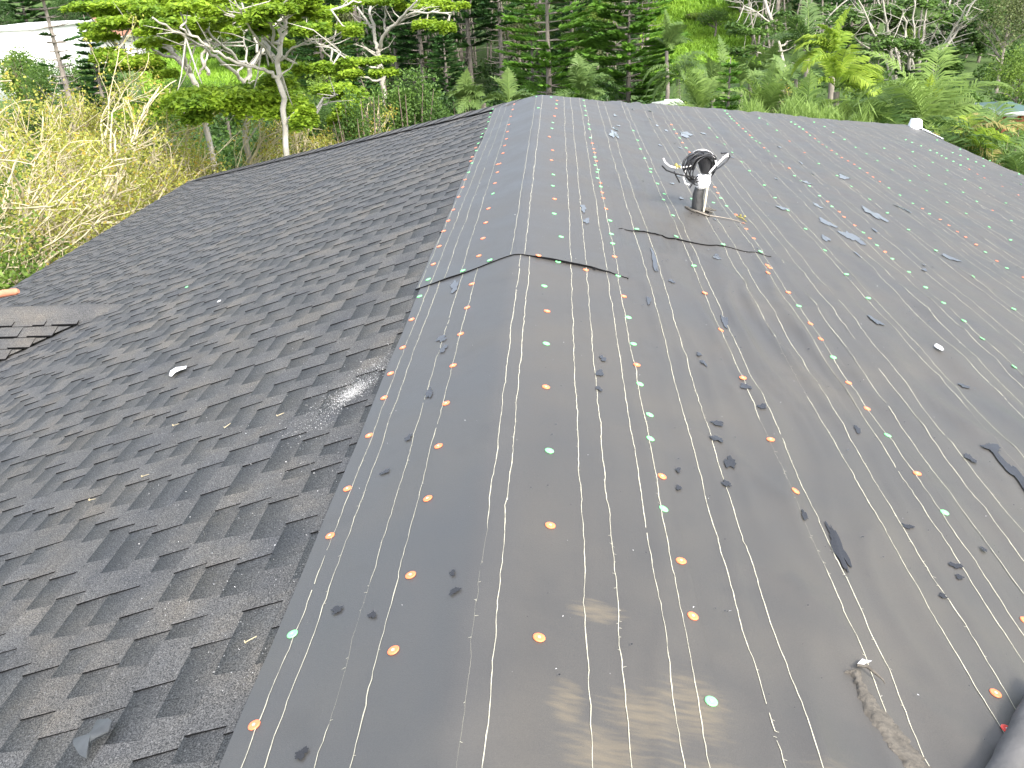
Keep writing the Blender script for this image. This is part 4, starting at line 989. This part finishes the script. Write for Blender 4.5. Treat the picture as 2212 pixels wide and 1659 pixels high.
pine(1185, 42, -170, 1.75, 'pine_bright', 'broad light green pine with clear trunk directly behind the felt peak', dens=1.7, whorl=.36, gap=.2, nb=9)
pine(1150, 45, 30, 1.0, 'pine_bright', 'thin pine just left of the broad light green pine', dens=1.0, gap=.3)
pine(1236, 50, -150, 1.2, 'pine_dark', 'dark pine right behind the broad light green pine', dens=1.3)
pine(1358, 42, -75, 1.75, 'pine_bright', 'dense bright pine cone shaped with no trunk showing, tallest right of centre', dens=2.4, whorl=.26, nb=8)
pine(1322, 56, -160, 1.3, 'pine_dark', 'dark narrow pine standing left behind the dense bright pine', dens=1.3)
pine(1397, 54, -160, 1.1, 'pine_dark', 'dark narrow pine standing right behind the dense bright pine', dens=1.3, zbare=5)
pine(1245, 58, -120, 1.2, 'pine_dark', 'pale stemmed pine deep in the wood right of centre', dens=1.0)
pine(858, 50, -120, 1.3, 'pine_dark', 'dark pine behind the forked white tree right of its trunk', dens=1.3, zbare=1.5)
pine(776, 44, 50, .8, 'pine_dark', 'small dark pine behind the forked white tree left of its trunk', dens=1.8, name='young_pine')
pine(700, 50, -140, 1.3, 'pine_dark', 'dark pine behind the drooping flat crown left of the forked tree', dens=1.3)
pine(138, 33, -170, 1.1, 'pine_dark', 'leaning pine with long bare spiny trunk by the white house', zbare=6.3, dens=1.6, lean=-.02, bark='bark_grey')
pine(208, 35, 30, 1.15, 'pine_dark', 'dense dark pine immediately right of the bare spiny trunk', dens=1.8, name='young_pine')
pine(85, 68, -140, 1.9, 'pine_dark', 'dark bushy pine above the white house', dens=1.6)
pine(200, 72, -150, 2.0, 'pine_dark', 'dark pine above the red brown roof', dens=1.5)
pine(1577, 29, 124, .68, 'pine_bright', 'small bright tiered pine between the palms, its tip below the grass slope', dens=2.0, name='young_pine', whorl=.3)
pine(1896, 47, 128, 1.2, 'pine_dark', 'low dark pine under the pale multi stemmed tree, left one', dens=1.5, name='young_pine')
pine(1960, 46, 150, 1.0, 'pine_dark', 'low dark pine under the pale multi stemmed tree, right one', dens=1.5, name='young_pine')
pine(2050, 50, 30, 1.2, 'pine_dark', 'dark pine right behind the pale multi stemmed tree', dens=1.5)
pine(1740, 56, -120, 1.2, 'pine_dark', 'dark pine between leaning white trunk and pale multi stemmed tree', dens=1.1, gap=.2)
pine(1830, 52, -120, 1.1, 'pine_dark', 'thin dark pine left of the pale multi stemmed tree', dens=1.0, gap=.2)

# ------------------------------------------------------------------ flat crowned pale trees
def flat_tree(name, label, Y, limbs, layers, mname='leaf_albizia', bark='bark_pale', r0=7, cat='tree', ldens=1.0, twigs=1, leafL=.15, group='pale trunked trees with flat crowns'):
    """limbs: list of (start radius px, end radius px, [(u,v,dY)...]); layers: (u, v, half width px, dY, thickness m)"""
    b0 = W(limbs[0][2][0][0], limbs[0][2][0][1], Y); root = (b0[0], b0[1], float(terr(b0[0], b0[1])))
    t = tag(empty(name, root), label, cat, group); tb = MB(); br = MB(); LP = []
    for i, (ra, rb, pts) in enumerate(limbs):
        P = np.array([W(u, v, Y+dy) for u, v, dy in pts])
        if i == 0: P = np.concatenate([[[P[0][0], P[0][1], root[2]-.2]], P])
        # smooth path
        for _ in range(2):
            Q = [P[0]]
            for k in range(len(P)-1): Q += [P[k]*.75+P[k+1]*.25, P[k]*.25+P[k+1]*.75]
            P = np.array(Q+[P[-1]])
        n = len(P); P[1:-1] += RNG.normal(size=(n-2, 3))*.025
        rr_ = np.linspace(ra, rb, n)*Y*PXM
        tube(tb if i == 0 else br, P, rr_, 7); LP.append((P, rr_))
        for k in range(twigs*6):
            j = RNG.integers(n//3, n); s_ = P[j]; d = unit(P[min(j+1, n-1)]-P[max(j-1, 0)]) + RNG.normal(size=3)*np.array([.8, .8, .35]); d = unit(d); d[2] = abs(d[2])*.6+.1
            L_ = RNG.uniform(.4, 1.5); e_ = s_+d*L_; m_ = (s_+e_)/2+RNG.normal(size=3)*.08
            tube(br, [s_, m_, e_], [max(.012, rr_[j]*.45), .012, .004], 4, False)
    allP = np.concatenate([p[len(p)//2:] for p, _ in LP])
    mb = MB()
    for (u, v, hw, dy, th) in layers:
        c = W(u, v, Y+dy); R = hw*Y*PXM*1.12
        n = int((1400 + 2400*R*R*.55)*ldens); 
        # several overlapping pads
        k = max(3, int(4*R)); pads = np.stack([RNG.uniform(-1, 1, k)*R*.8, RNG.uniform(-1, 1, k)*R*.6, RNG.normal(0, th*.7, k)], -1); pr = RNG.uniform(.28, .55, k)*R
        q_ = RNG.integers(0, k, n); a = RNG.uniform(0, 6.28, n); rho = np.sqrt(RNG.random(n))*pr[q_]
        Pq = c + pads[q_] + np.stack([rho*np.cos(a), rho*np.sin(a), RNG.normal(0, th*.35, n) - .18*(rho/pr[q_])**2*th*2], -1)
        D = np.stack([np.cos(a)+RNG.normal(0, .5, n), np.sin(a)+RNG.normal(0, .5, n), RNG.normal(0, .35, n)-.1], -1)
        upv = np.stack([RNG.normal(0, .35, n), RNG.normal(0, .35, n), np.ones(n)], -1)
        leaves(mb, Pq, D, leafL*RNG.uniform(.6, 1.25, n), leafL*.6, up=unit(upv))
        # branchlets from nearest limb point to the pads
        for p in pads[:10]:
            e_ = c+p; j = np.argmin(np.linalg.norm(allP-e_, axis=1)); s_ = allP[j]
            if np.linalg.norm(s_-e_) > 1.7: continue
            m_ = (s_+e_)/2+np.array([0, 0, -.12]); tube(br, [s_, m_, e_], [.028, .018, .006], 4, False)
    tb.build('trunk', M[bark], t); br.build('branch', M[bark], t, smooth=True); mb.build('crown', M[mname], t)
    return t
flat_tree('albizia_tree', 'tallest white trunked flat crowned tree rising behind the shingle hip', 20.5,
  [(7.5, 4.5, [(621, 350, 0), (614, 260, 0), (605, 180, 0), (601, 140, 0), (604, 95, 0), (612, 50, .2), (640, 5, .6), (662, -45, 1)]),
   (5, 2, [(601, 145, 0), (588, 115, .3), (566, 78, .8), (562, 40, 1.2), (576, -12, 1.6)]), (4, 1.5, [(604, 96, 0), (580, 62, -.6), (598, 25, -1), (640, -20, -1.5)]),
   (4, 1.5, [(605, 92, 0), (640, 42, .5), (705, 22, 1.2), (780, 4, 2)]), (4.5, 2, [(603, 170, 0), (575, 150, -.4), (530, 145, -.8), (480, 118, -1.2), (430, 88, -1.6), (390, 58, -2)]),
   (3.5, 1.5, [(590, 120, 0), (560, 95, -.5), (540, 60, -1), (520, 20, -1.5)]), (3, 1, [(614, 270, 0), (640, 235, -.5), (690, 225, -1), (730, 205, -1.5)]),
   (3, 1, [(606, 130, 0), (650, 90, -.6), (700, 95, -1.4), (745, 125, -2)])],
  [(573, 7, 85, 0, .14), (546, 30, 78, -1, .12), (673, 32, 52, .5, .12), (715, 50, 50, 1, .14), (556, 212, 110, 1.5, .16), (575, 178, 60, 1.5, .12), (620, 150, 40, 1, .1), (690, 236, 50, -1.5, .18), (725, 135, 42, -2, .1), (480, 20, 60, 1.5, .12), (650, 262, 35, 1, .15), (630, -10, 80, 0, .12), (520, 60, 60, 1, .12), (640, 60, 55, -1, .12), (450, 5, 90, -1, .12), (590, 90, 45, 1.5, .1)])
flat_tree('albizia_tree', 'white forked flat crowned tree left of the tallest trunk', 24,
  [(7.5, 6, [(530, 300, 0), (527, 240, 0), (528, 195, 0), (533, 175, 0)]),
   (6, 2, [(532, 178, 0), (552, 130, .3), (582, 92, .6), (603, 48, 1), (640, 0, 1.6)]), (4.5, 1.8, [(530, 180, 0), (500, 150, -.5), (462, 120, -1), (420, 92, -1.4), (372, 60, -2), (330, 38, -2.4)]),
   (4, 1.8, [(548, 140, 0), (522, 136, -.3), (482, 100, -.7), (448, 68, -1), (430, 20, -1.4)]), (3.5, 1.5, [(560, 118, .4), (552, 80, .8), (530, 40, 1.2), (520, -5, 1.6)]),
   (3, 1.2, [(515, 165, 0), (540, 120, 1), (520, 85, 1.8), (545, 35, 2.5)])],
  [(404, 20, 90, 0, .12), (370, 50, 66, -1.5, .12), (438, 207, 150, -2, .2), (500, 218, 100, -3, .2), (330, 22, 70, .5, .12), (465, 45, 50, 1, .12), (380, 232, 70, -3, .15), (560, 235, 60, -3.2, .16), (340, 82, 70, -1, .13), (430, 75, 60, 1, .12), (300, 55, 80, 2, .12)])
flat_tree('albizia_tree', 'leaning pale trunked flat crowned tree with bright left side crown', 27,
  [(7, 5, [(440, 235, 0), (428, 190, 0), (415, 165, 0), (388, 130, 0), (350, 95, .4), (322, 62, .8), (300, 40, 1.2)]),
   (4.5, 2, [(412, 160, 0), (396, 125, -.4), (402, 85, -.8), (398, 68, -1), (370, 30, -1.4)]), (4, 1.5, [(388, 130, 0), (345, 120, -.6), (310, 90, -1.2), (280, 60, -1.6)]),
   (4.5, 1.8, [(450, 160, 0), (432, 120, .3), (455, 85, .6), (468, 40, 1)]), (3, 1.2, [(430, 160, 0), (448, 128, 0), (445, 95, .4), (425, 66, .8)]), (3, 1, [(350, 160, .3), (320, 140, .2), (300, 128, 0), (270, 118, -.4)])],
  [(256, 7, 95, 0, .12), (270, 37, 92, -1.5, .13), (300, 10, 70, 1, .12), (303, 125, 84, -2, .16), (330, 140, 70, -3, .14), (220, 22, 70, -1, .12), (240, 50, 60, 1, .12), (350, 55, 60, -2.4, .12), (225, 70, 50, -1, .13), (190, 8, 60, 0, .12), (390, 100, 50, 1.5, .12)])
flat_tree('albizia_tree', 'white forked tree with leaf tiers left of the dark pines', 33,
  [(6.5, 5, [(829, 200, 0), (824, 140, 0), (816, 105, 0)]), (4.5, 2, [(816, 106, 0), (806, 60, .4), (798, 20, .8), (800, -20, 1)]), (4.5, 1.8, [(820, 104, 0), (833, 68, -.4), (868, 38, -1), (900, 0, -1.6)]),
   (3, 1.2, [(836, 66, -.4), (880, 32, -1), (930, 24, -1.6), (975, 32, -2)]), (3.5, 1.2, [(806, 62, .4), (782, 30, .8), (752, -8, 1.2)]), (2.6, 1, [(832, 70, 0), (830, 30, .6), (838, -10, 1)]),
   (2.6, 1, [(824, 150, 0), (800, 146, -.5), (760, 130, -1), (725, 100, -1.4), (690, 80, -1.8), (655, 62, -2.2)]), (2.6, 1, [(825, 172, 0), (790, 170, -1), (740, 155, -2), (710, 120, -2.3), (690, 100, -2.6), (670, 85, -3)])],
  [(714, 55, 58, -2, .14), (762, 129, 64, -4, .1), (778, 156, 54, -5, .12), (720, 10, 62, -1, .12), (965, 12, 46, -1, .12), (924, 55, 50, -2, .18), (880, 10, 60, 0, .12), (790, -5, 70, 0, .12), (700, 190, 60, -7, .18), (720, 245, 50, -8, .2)])
# right hand pale trees
mul = []
for k, (ub, ut, vt) in enumerate([(1925, 1845, -20), (1935, 1868, 30), (1945, 1885, -30), (1952, 1905, 0), (1958, 1930, -30), (1966, 1950, 20), (1972, 1975, -30), (1985, 2005, -10), (1995, 2035, 25), (2005, 2060, -20), (2010, 2090, 10), (2020, 2118, -20), (1940, 1820, 60), (1978, 1998, -40), (2025, 2080, 40), (1930, 1900, -40)]):
    b0 = 145 if k % 3 else 160; md = (ub*.55+ut*.45, (b0*.55+vt*.45)+RNG.uniform(-6, 6))
    mul.append((4.5 if k % 2 else 3.4, 1.1, [(ub, b0+35, (k % 5)-2), (ub+(ut-ub)*.1, b0-25, (k % 5)-2), (*md, (k % 5)*1.2-2), (ut, vt, (k % 5)*1.6-3)]))
flat_tree('albizia_tree', 'pale many stemmed tree spreading like a fan at the upper right', 48, mul,
  [(1870, 20, 60, 0, .3), (1990, 15, 70, 1, .35), (2080, 30, 60, 0, .3), (1845, 75, 45, -1, .25), (1935, 92, 45, -3, .25), (2020, 110, 50, -3, .25), (2090, 95, 40, 0, .3), (1950, 45, 50, 2, .3), (2045, 135, 35, -4, .2)],
  mname='leaf_mid', ldens=.25, twigs=3, leafL=.24, group='pale trunked trees with flat crowns')
flat_tree('albizia_tree', 'slender leaning white trunk at the right of the grass slope', 46,
  [(4.5, 3, [(1701, 190, 0), (1690, 115, 0), (1672, 60, 0), (1652, 0, 0), (1640, -40, 0)]), (2, .8, [(1672, 58, 0), (1640, 30, -.5), (1600, 5, -1)]), (2.2, .8, [(1686, 100, 0), (1730, 75, .5), (1790, 45, 1), (1850, 35, 1.5)]),
   (2, .8, [(1690, 118, 0), (1650, 110, -.5), (1610, 118, -1)]), (2.5, 1, [(1700, 150, 0), (1760, 85, 1), (1800, 20, 1), (1850, -10, 1)])],
  [(1630, 62, 50, -1, .2), (1690, 40, 45, 0, .2), (1740, 60, 45, 1, .2), (1620, 105, 40, -1.5, .2), (1800, 30, 60, 1, .25), (1770, 95, 40, 0, .2)], mname='leaf_mid', ldens=.3, twigs=3, leafL=.2)

# ------------------------------------------------------------------ palms
def palm(u, v, Y, label, fronds, mname='palm', Lf=2.2, leaf=.5, trunk_r=.09, name='palm_tree', droop=.8, nl=44, lw=.035, rach='palm_pale', upbias=.5, seed=1, azs=None):
    c = W(u, v, Y); g = np.array([c[0], c[1], float(terr(c[0], c[1]))]); t = tag(empty(name, g), label, 'palm', 'palms beyond the roof')
    r_ = np.random.default_rng(seed)
    tb = MB(); tube(tb, [g, (g+c)/2+np.array([.1, 0, 0]), c-np.array([0, 0, .1])], [trunk_r*1.2, trunk_r, trunk_r*.8], 9); tb.build('trunk', M['bark_grey'], t)
    for i in range(fronds):
        az = r_.uniform(0, 6.28) if azs is None else radians(azs[i % len(azs)])+r_.normal(0, .12)
        el = r_.uniform(upbias-.55, upbias+.75); L_ = Lf*r_.uniform(.8, 1.15); n = 22
        P = [c.copy()]; d = np.array([cos(az)*cos(el), sin(az)*cos(el), sin(el)]); 
        for k in range(n):
            d = unit(d + np.array([0, 0, -droop*(1.2+k/n)/n])); P.append(P[-1]+d*L_/n)
        P = np.array(P); mb = MB(); tube(mb, P, np.linspace(.016, .003, n+1), 4, False, 0)
        s_ = np.cross(P[-1]-P[0], [0, 0, 1.0]); s_ = unit(s_ + 1e-6); tw = r_.normal(0, .3)
        T = unit(np.gradient(P, axis=0)); upn = unit(np.cross(s_, T)); V = []; Q = []
        for sg in (-1, 1):
            tt = np.linspace(.13, .995, nl) + r_.normal(0, .007, nl); ii = tt*n; i0 = np.clip(ii.astype(int), 0, n-1); fr = (ii-i0)[:, None]
            B = P[i0]*(1-fr)+P[i0+1]*fr; ll = leaf*np.sin(np.clip(tt*1.02, 0, 1)**.75*pi*.93+.18)*r_.uniform(.7, 1.15, nl)
            dir_ = unit(s_*sg*(.9) + T[i0]*.75 + upn[i0]*(.30+tw*sg) + r_.normal(0, .10, (nl, 3)))
            m_ = B + dir_*ll[:, None]*.5; e_ = m_ + unit(dir_+np.array([0, 0, -.55*droop]))*ll[:, None]*.5
            wv = T[i0]*lw/2
            base = len(V)
            for j in range(nl):
                b_ = len(V); V += [B[j]-wv[j]*.6, B[j]+wv[j]*.6, m_[j]+wv[j], m_[j]-wv[j], e_[j]+wv[j]*.15, e_[j]-wv[j]*.15]; Q += [(b_, b_+1, b_+2, b_+3), (b_+3, b_+2, b_+4, b_+5)]
        mb.add(V, Q, 1); mb.build('frond', [M[rach], M[mname]], t)
    return t
palm(2000, 280, 19.0, 'big arching palm with the widest fronds right above the roof corner', 17, 'palm_pale', 2.15, .6, droop=1.15, upbias=.55, seed=5, azs=[10, 35, 60, 150, 170, 120, 90, -20, -50, 200, 230, 15, 160, 75, 105], nl=52, lw=.04)
palm(1985, 285, 19.6, 'palm with upright lime young fronds inside the big arching clump', 4, 'palm_lime', 1.1, .28, droop=.2, upbias=1.25, seed=6, azs=[60, 120, 90, 100])
palm(1905, 305, 18.6, 'grey green palm at the left of the big arching clump', 12, 'palm', 1.6, .48, droop=1.0, upbias=.5, seed=7)
palm(2060, 320, 18.0, 'palm with tan drooping fronds at the right of the arching clump', 9, 'palm_dry', 1.5, .42, droop=1.3, upbias=.35, seed=8, azs=[-30, 0, 30, 60, -60, 150, 100, 10, -10])
palm(2140, 352, 17.2, 'light palm low at the right beside the felt eave', 12, 'palm', 1.9, .5, droop=1.2, upbias=.5, seed=9)
palm(2200, 388, 16.6, 'lowest palm at the right border by the eave', 9, 'palm', 1.5, .4, droop=1.0, upbias=.5, seed=19)
palm(2095, 352, 17.6, 'yellow green palm under the white corner flashing', 9, 'palm_lime', 1.4, .4, droop=1.0, upbias=.4, seed=29)
palm(1808, 190, 23, 'lime yellow feathery palm left of the big arching clump', 11, 'palm_lime', 1.5, .5, droop=1.4, upbias=.8, seed=10, nl=50, lw=.05)
palm(1800, 125, 25, 'lime palm with fronds blown leftwards above the yellow palm', 9, 'palm_lime', 1.3, .45, droop=1.4, upbias=.9, seed=11, azs=[180, 170, 200, 90, 100, 60, 0, 150], nl=50, lw=.05)
palm(1745, 112, 27, 'green palm blown leftwards next to the lime palms', 6, 'palm', 1.5, .45, droop=1.0, upbias=.7, seed=12, azs=[180, 160, 200, 90, 190, 120], nl=50)
palm(1465, 165, 33, 'drooping glossy palm right of the dense bright pine', 14, 'palm', 1.6, .5, droop=1.7, upbias=.5, seed=13, nl=46, lw=.035)
palm(1440, 105, 40, 'dark upright palm above the drooping glossy palm', 9, 'palm', 1.5, .45, droop=.9, upbias=.9, seed=14, lw=.04)
palm(1255, 205, 30, 'coconut palm with upright fronds between broad pine and dense pine', 12, 'palm', 1.35, .42, droop=1.0, upbias=.8, seed=15, nl=46)
palm(1043, 215, 24, 'feathery palm tuft at the left foot of the felt peak', 10, 'palm', 1.1, .35, droop=1.0, upbias=.9, seed=16)
palm(1005, 225, 24, 'small palm left of the feathery tuft near the felt peak', 8, 'palm', .9, .3, droop=.9, upbias=.9, seed=17)
palm(1100, 222, 23, 'low palm fronds peeping over the felt peak', 9, 'palm', .8, .3, droop=.8, upbias=.9, seed=18)
palm(1510, 240, 24, 'light green low palm right of the pale tiled roof', 10, 'palm_pale', 1.2, .4, droop=.8, upbias=.8, seed=20)
palm(1650, 262, 20, 'grassy light palm behind the middle of the felt edge', 12, 'palm_pale', 1.2, .35, droop=.7, upbias=.9, seed=21)
palm(1740, 275, 19.5, 'grassy light palm between twiggy shrub and felt edge', 12, 'palm_pale', 1.2, .38, droop=.7, upbias=.9, seed=22)
palm(1810, 285, 19, 'bushy light palm at the left foot of the grey green palm', 12, 'palm_pale', 1.3, .4, droop=.8, upbias=.8, seed=23)
for i, (u, v, Y) in enumerate(((1560, 165, 38), (1620, 160, 40), (1660, 150, 42), (1720, 165, 38), (1600, 185, 34), (1690, 185, 36), (1540, 200, 34))):
    palm(u, v, Y, ['banana like palm on the slope, leftmost of the low row', 'low palm in the dim row below the dark tree', 'low palm in the dim row under the leaning white trunk', 'low palm in the dim row left of the lime palms',
                   'low palm just right above the small tiered pine', 'low palm above the brown twiggy shrub', 'low palm just left of the small tiered pine'][i], 9, 'palm', 1.4, .45, droop=.9, upbias=.8, seed=30+i, nl=26, lw=.07)

# reeds / tall grass behind the far felt edge
mb = MB(); n = 4200; u = np.clip(RNG.choice([1625, 1660, 1712, 1760, 1792, 1838, 1866], n) + rs.normal(0, 13, n), 1600, 1900); Yv = rs.uniform(17.5, 20, n)
cc = np.array([W(a, 236 + 26*vn(a*.03, 2) + rs.uniform(0, 60), b_) for a, b_ in zip(u, Yv)])
leaves(mb, cc, np.stack([rs.normal(0, .5, n), rs.normal(0, .5, n), np.ones(n)*.9], -1), rs.uniform(.2, .55, n), .022)
tag(mb.build('reeds', M['palm_pale'], None), 'tangled light reeds rising behind the felt edge', 'reeds', kind='stuff')

# ------------------------------------------------------------------ bare branched trees at the left
def bare_tree(base, lean, label, seed, n_main=6, L0=3.0, leafn=2600, mname='leaf_yellow', spread=.5, bark='bark_tan', depth=4, r0=.12, lL=.075):
    r_ = np.random.default_rng(seed); base = np.array(base, float)
    t = tag(empty('bare_tree', base), label, 'tree', 'half bare trees along the left eave')
    tb = MB(); br = MB(); tips = []
    lean = unit(np.array(lean, float))
    def grow(p, d, L, r, lev, mbx):
        n = 5; P = [p]; 
        for k in range(n):
            d = unit(d + r_.normal(0, .17, 3) + np.array([0, 0, -.01 if lev < 2 else .015])); P.append(P[-1]+d*L/n)
        tube(mbx, P, np.linspace(r, max(r*.66, .007), n+1), 6 if lev < 2 else (4 if lev < 3 else 3), False)
        if lev >= 2: tips.extend([P[k] for k in (3, 5)])
        if lev >= depth or r < .004: tips.append(P[-1]); tips.append(P[-1]); return
        m_ = 3 if lev < depth-1 else 3
        for k in range(m_):
            j = n if k == 0 else int(r_.integers(2, n+1))
            nd = unit(d*1.0 + r_.normal(0, spread, 3)*np.array([1, 1, .75]) + lean*.38)
            grow(P[j], nd, L*r_.uniform(.62, .88), r*(.64 if k == 0 else .54), lev+1, br)
    for k in range(n_main):
        d = unit(lean + r_.normal(0, .42, 3)); grow(base + r_.normal(0, .15, 3)*np.array([1, 1, 0]), d, L0*r_.uniform(.8, 1.2), r0*r_.uniform(.7, 1.1), 0, tb)
    tb.build('trunk', M[bark], t, smooth=True); br.build('branch', M[bark], t, smooth=True)
    tips = np.array(tips); leafn *= 3; k = r_.integers(0, len(tips), leafn//7); C = np.repeat(tips[k], 7, 0) + r_.normal(0, .10, ((leafn//7)*7, 3))
    mb = MB(); leaves(mb, C, r_.normal(size=C.shape), lL*r_.uniform(.6, 1.2, len(C)), lL*.6); mb.build('leaves', M[mname], t); return t
bare_tree((-14.5, 14.0, .3), (.9, .1, .42), 'half bare tan tree with thick branches sweeping right at the left border', 1, 8, 2.3, 5200, spread=.42, r0=.12)
bare_tree((-12.0, 17.0, .3), (.8, .1, .42), 'half bare tan tree just behind the shingled eave', 2, 8, 1.9, 5200, spread=.45)
bare_tree((-16.5, 19.5, .3), (.85, 0, .45), 'half bare pale tree behind the one at the left border', 3, 8, 2.2, 6200, spread=.45)
bare_tree((-12.4, 21.0, .3), (.8, 0, .45), 'half bare brownish tree behind the middle of the shingled eave', 4, 8, 1.9, 4000, spread=.45)
bare_tree((-9.0, 23.0, .3), (.6, 0, .6), 'brown twiggy tree near the foot of the tallest white trunk', 5, 7, 1.6, 3600)
bare_tree((-12.6, 11.2, .3), (.8, .1, .45), 'half bare tree with fresh green leaves closest to the left eave', 6, 7, 1.6, 5200, mname='leaf_light', lL=.09)
bare_tree((-20.0, 17.0, .3), (.9, 0, .5), 'half bare tree leaning in from the far left', 7, 8, 2.6, 6200, spread=.4, r0=.13)
bare_tree((-15.0, 24.0, .3), (.7, 0, .5), 'pale twiggy tree in front of the dense left pine', 8, 7, 1.9, 6200)
bare_tree((-6.6, 25.0, 0), (.3, 0, .8), 'yellow leafed twiggy bush right of the tallest white trunk', 9, 5, 1.2, 3200)
bare_tree((-10.4, 13.0, .2), (.6, .1, .5), 'short green leafed tree hugging the left eave', 10, 7, 1.3, 5200, mname='leaf_light', lL=.09)
for i, (x, y, R, Hh, k) in enumerate(((-14, 15, 1.8, 2.0, 'leaf_dark'), (-12, 19, 2, 2.0, 'leaf_mid'), (-15.5, 22, 2.4, 2.4, 'leaf_mid'), (-10, 24, 2, 2.0, 'leaf_dark'), (-18, 27, 2.6, 2.8, 'leaf_mid'), (-8, 26, 1.8, 2.0, 'leaf_dark'), (-13, 28, 2.4, 2.6, 'leaf_mid'), (-17.5, 20, 2.2, 2.2, 'leaf_mid'))):
    mb = MB(); blobleaves(mb, (x, y, Hh*.45), np.array([R, R, Hh*.55]), 4200, .10, 1.0, 24, .36)
    o = mb.build('bush', M[k], None, loc=(x, y, 0)); tag(o, ['dark bush under the sweeping tan branches at left', 'green bush under the trees behind the left eave', 'green bush behind the leftmost bare tree', 'dark bush under the twiggy trees left of the white trunk',
      'green bush below the bare spiny pine trunk', 'dark bush at the base of the tallest white trunk', 'green bush below the dense left pine', 'green bush at the left border below the branches'][i], 'bush', 'bushes under the left trees')

# ------------------------------------------------------------------ far buildings
def far_house(u0, u1, vtop, vbot, Y, label, wallm, roofm, rise=.6, depth=8, trim=None, windows=(), name='house', over=.5):
    a = W(u0, vbot, Y); b_ = W(u1, vbot, Y); zt = W((u0+u1)/2, vtop, Y)[2]; z0 = min(a[2], float(terr((a[0]+b_[0])/2, Y)))-.5
    t = tag(empty(name, ((a[0]+b_[0])/2, Y, z0)), label, 'house'); mb = MB(); box(mb, (a[0], Y, z0), (b_[0], Y+depth, zt)); mb.build('wall', M[wallm], t)
    mb = MB(); x0, x1, ya, yb2 = a[0]-over, b_[0]+over, Y-over, Y+depth+over; ym = (ya+yb2)/2; h = depth*.5*rise; ix = min(depth*.5, (x1-x0)*.45)
    V = [(x0, ya, zt+.02), (x1, ya, zt+.02), (x1, yb2, zt+.02), (x0, yb2, zt+.02), (x0+ix, ym, zt+h), (x1-ix, ym, zt+h), (x0, ya, zt-.12), (x1, ya, zt-.12), (x1, yb2, zt-.12), (x0, yb2, zt-.12)]
    mb.add(V, [(0, 1, 5, 4), (2, 3, 4, 5)], 0); mb.add(V, [(0, 6, 7, 1), (1, 7, 8, 2), (3, 9, 6, 0), (6, 9, 8, 7)], 1); mb.add([V[1], V[2], V[5]], [(0, 1, 2)]); mb.add([V[3], V[0], V[4]], [(0, 1, 2)])
    mb.build('roof', [M[roofm], M[trim or 'white_metal']], t)
    for (f0, f1, g0, g1) in windows:
        mb = MB(); xa = a[0]+(b_[0]-a[0])*f0; xb = a[0]+(b_[0]-a[0])*f1; za = a[2]+(zt-a[2])*g0; zb = a[2]+(zt-a[2])*g1
        box(mb, (xa-.06, Y-.06, za-.06), (xb+.06, Y+.02, zb+.06)); wd = mb.build('window', M['white_metal'], t)
        mb = MB(); box(mb, (xa, Y-.075, za), (xb, Y-.055, zb)); p = mb.build('pane', M['glass_dark'], wd)
    return t
far_house(-60, 92, 62, 150, 52, 'white walled house at the left border, nearest of the two', 'stucco_white', 'stucco_white', .01, 7, over=.15)
far_house(105, 248, 84, 128, 60, 'white house with red brown roof and pale green fascia behind trees', 'stucco_white', 'terracotta_roof', .3, 9, trim='tile_pale', windows=((.12, .22, .3, .8), (.62, .74, .3, .8)))
far_house(2172, 2216, 240, 262, 34, 'orange walled hut with teal roof at the right border', 'orange_wall', 'teal_roof', .25, 1.8, windows=((.12, .42, .55, .9),), over=.3)
# small pale tiled pavilion roof just over the felt edge
c0 = W(1455, 238, 30); t = tag(empty('pavilion', (c0[0], 30, 0)), 'small pavilion with pale ribbed hip roof peeping over the felt edge', 'pavilion'); hw = 36*30*PXM
mb = MB(); box(mb, (c0[0]-hw*.85, 29.6, 0), (c0[0]+hw*.85, 31.6, c0[2]-.02)); mb.build('wall', M['stucco_white'], t)
mb = MB(); zt = W(1455, 222, 30)[2]
V = [(c0[0]-hw, 29.4, c0[2]), (c0[0]+hw, 29.4, c0[2]), (c0[0]+hw, 31.9, c0[2]), (c0[0]-hw, 31.9, c0[2]), (c0[0]-hw*.45, 30.6, zt), (c0[0]+hw*.45, 30.6, zt)]
mb.add(V, [(0, 1, 5, 4), (2, 3, 4, 5)]); mb.add([V[1], V[2], V[5]], [(0, 1, 2)]); mb.add([V[3], V[0], V[4]], [(0, 1, 2)])
for k in range(15):
    f = (k+.5)/15; p0 = np.array(V[0])*(1-f)+np.array(V[1])*f; p1 = np.array(V[4])*(1-f)+np.array(V[5])*f; tube(mb, [p0+np.array([0, 0, .02]), p1+np.array([0, 0, .02])], .018, 5, False)
mb.build('roof', M['tile_pale'], t)
# stone wall, verge and young trees at the top of the grass slope
mb = MB()
for k in range(26):
    f = k/26; p = gpix(1400+f*170, 80+f*3); box(mb, (p[0], p[1], p[2]-.3), (p[0]+.30, p[1]+.4, p[2]+.75+.08*((k*7) % 5)/5))
o = mb.build('stone_wall', M['stone_wall'], None, loc=gpix(1400, 80)); tag(o, 'low dark stone wall along the top of the grass slope', 'wall')
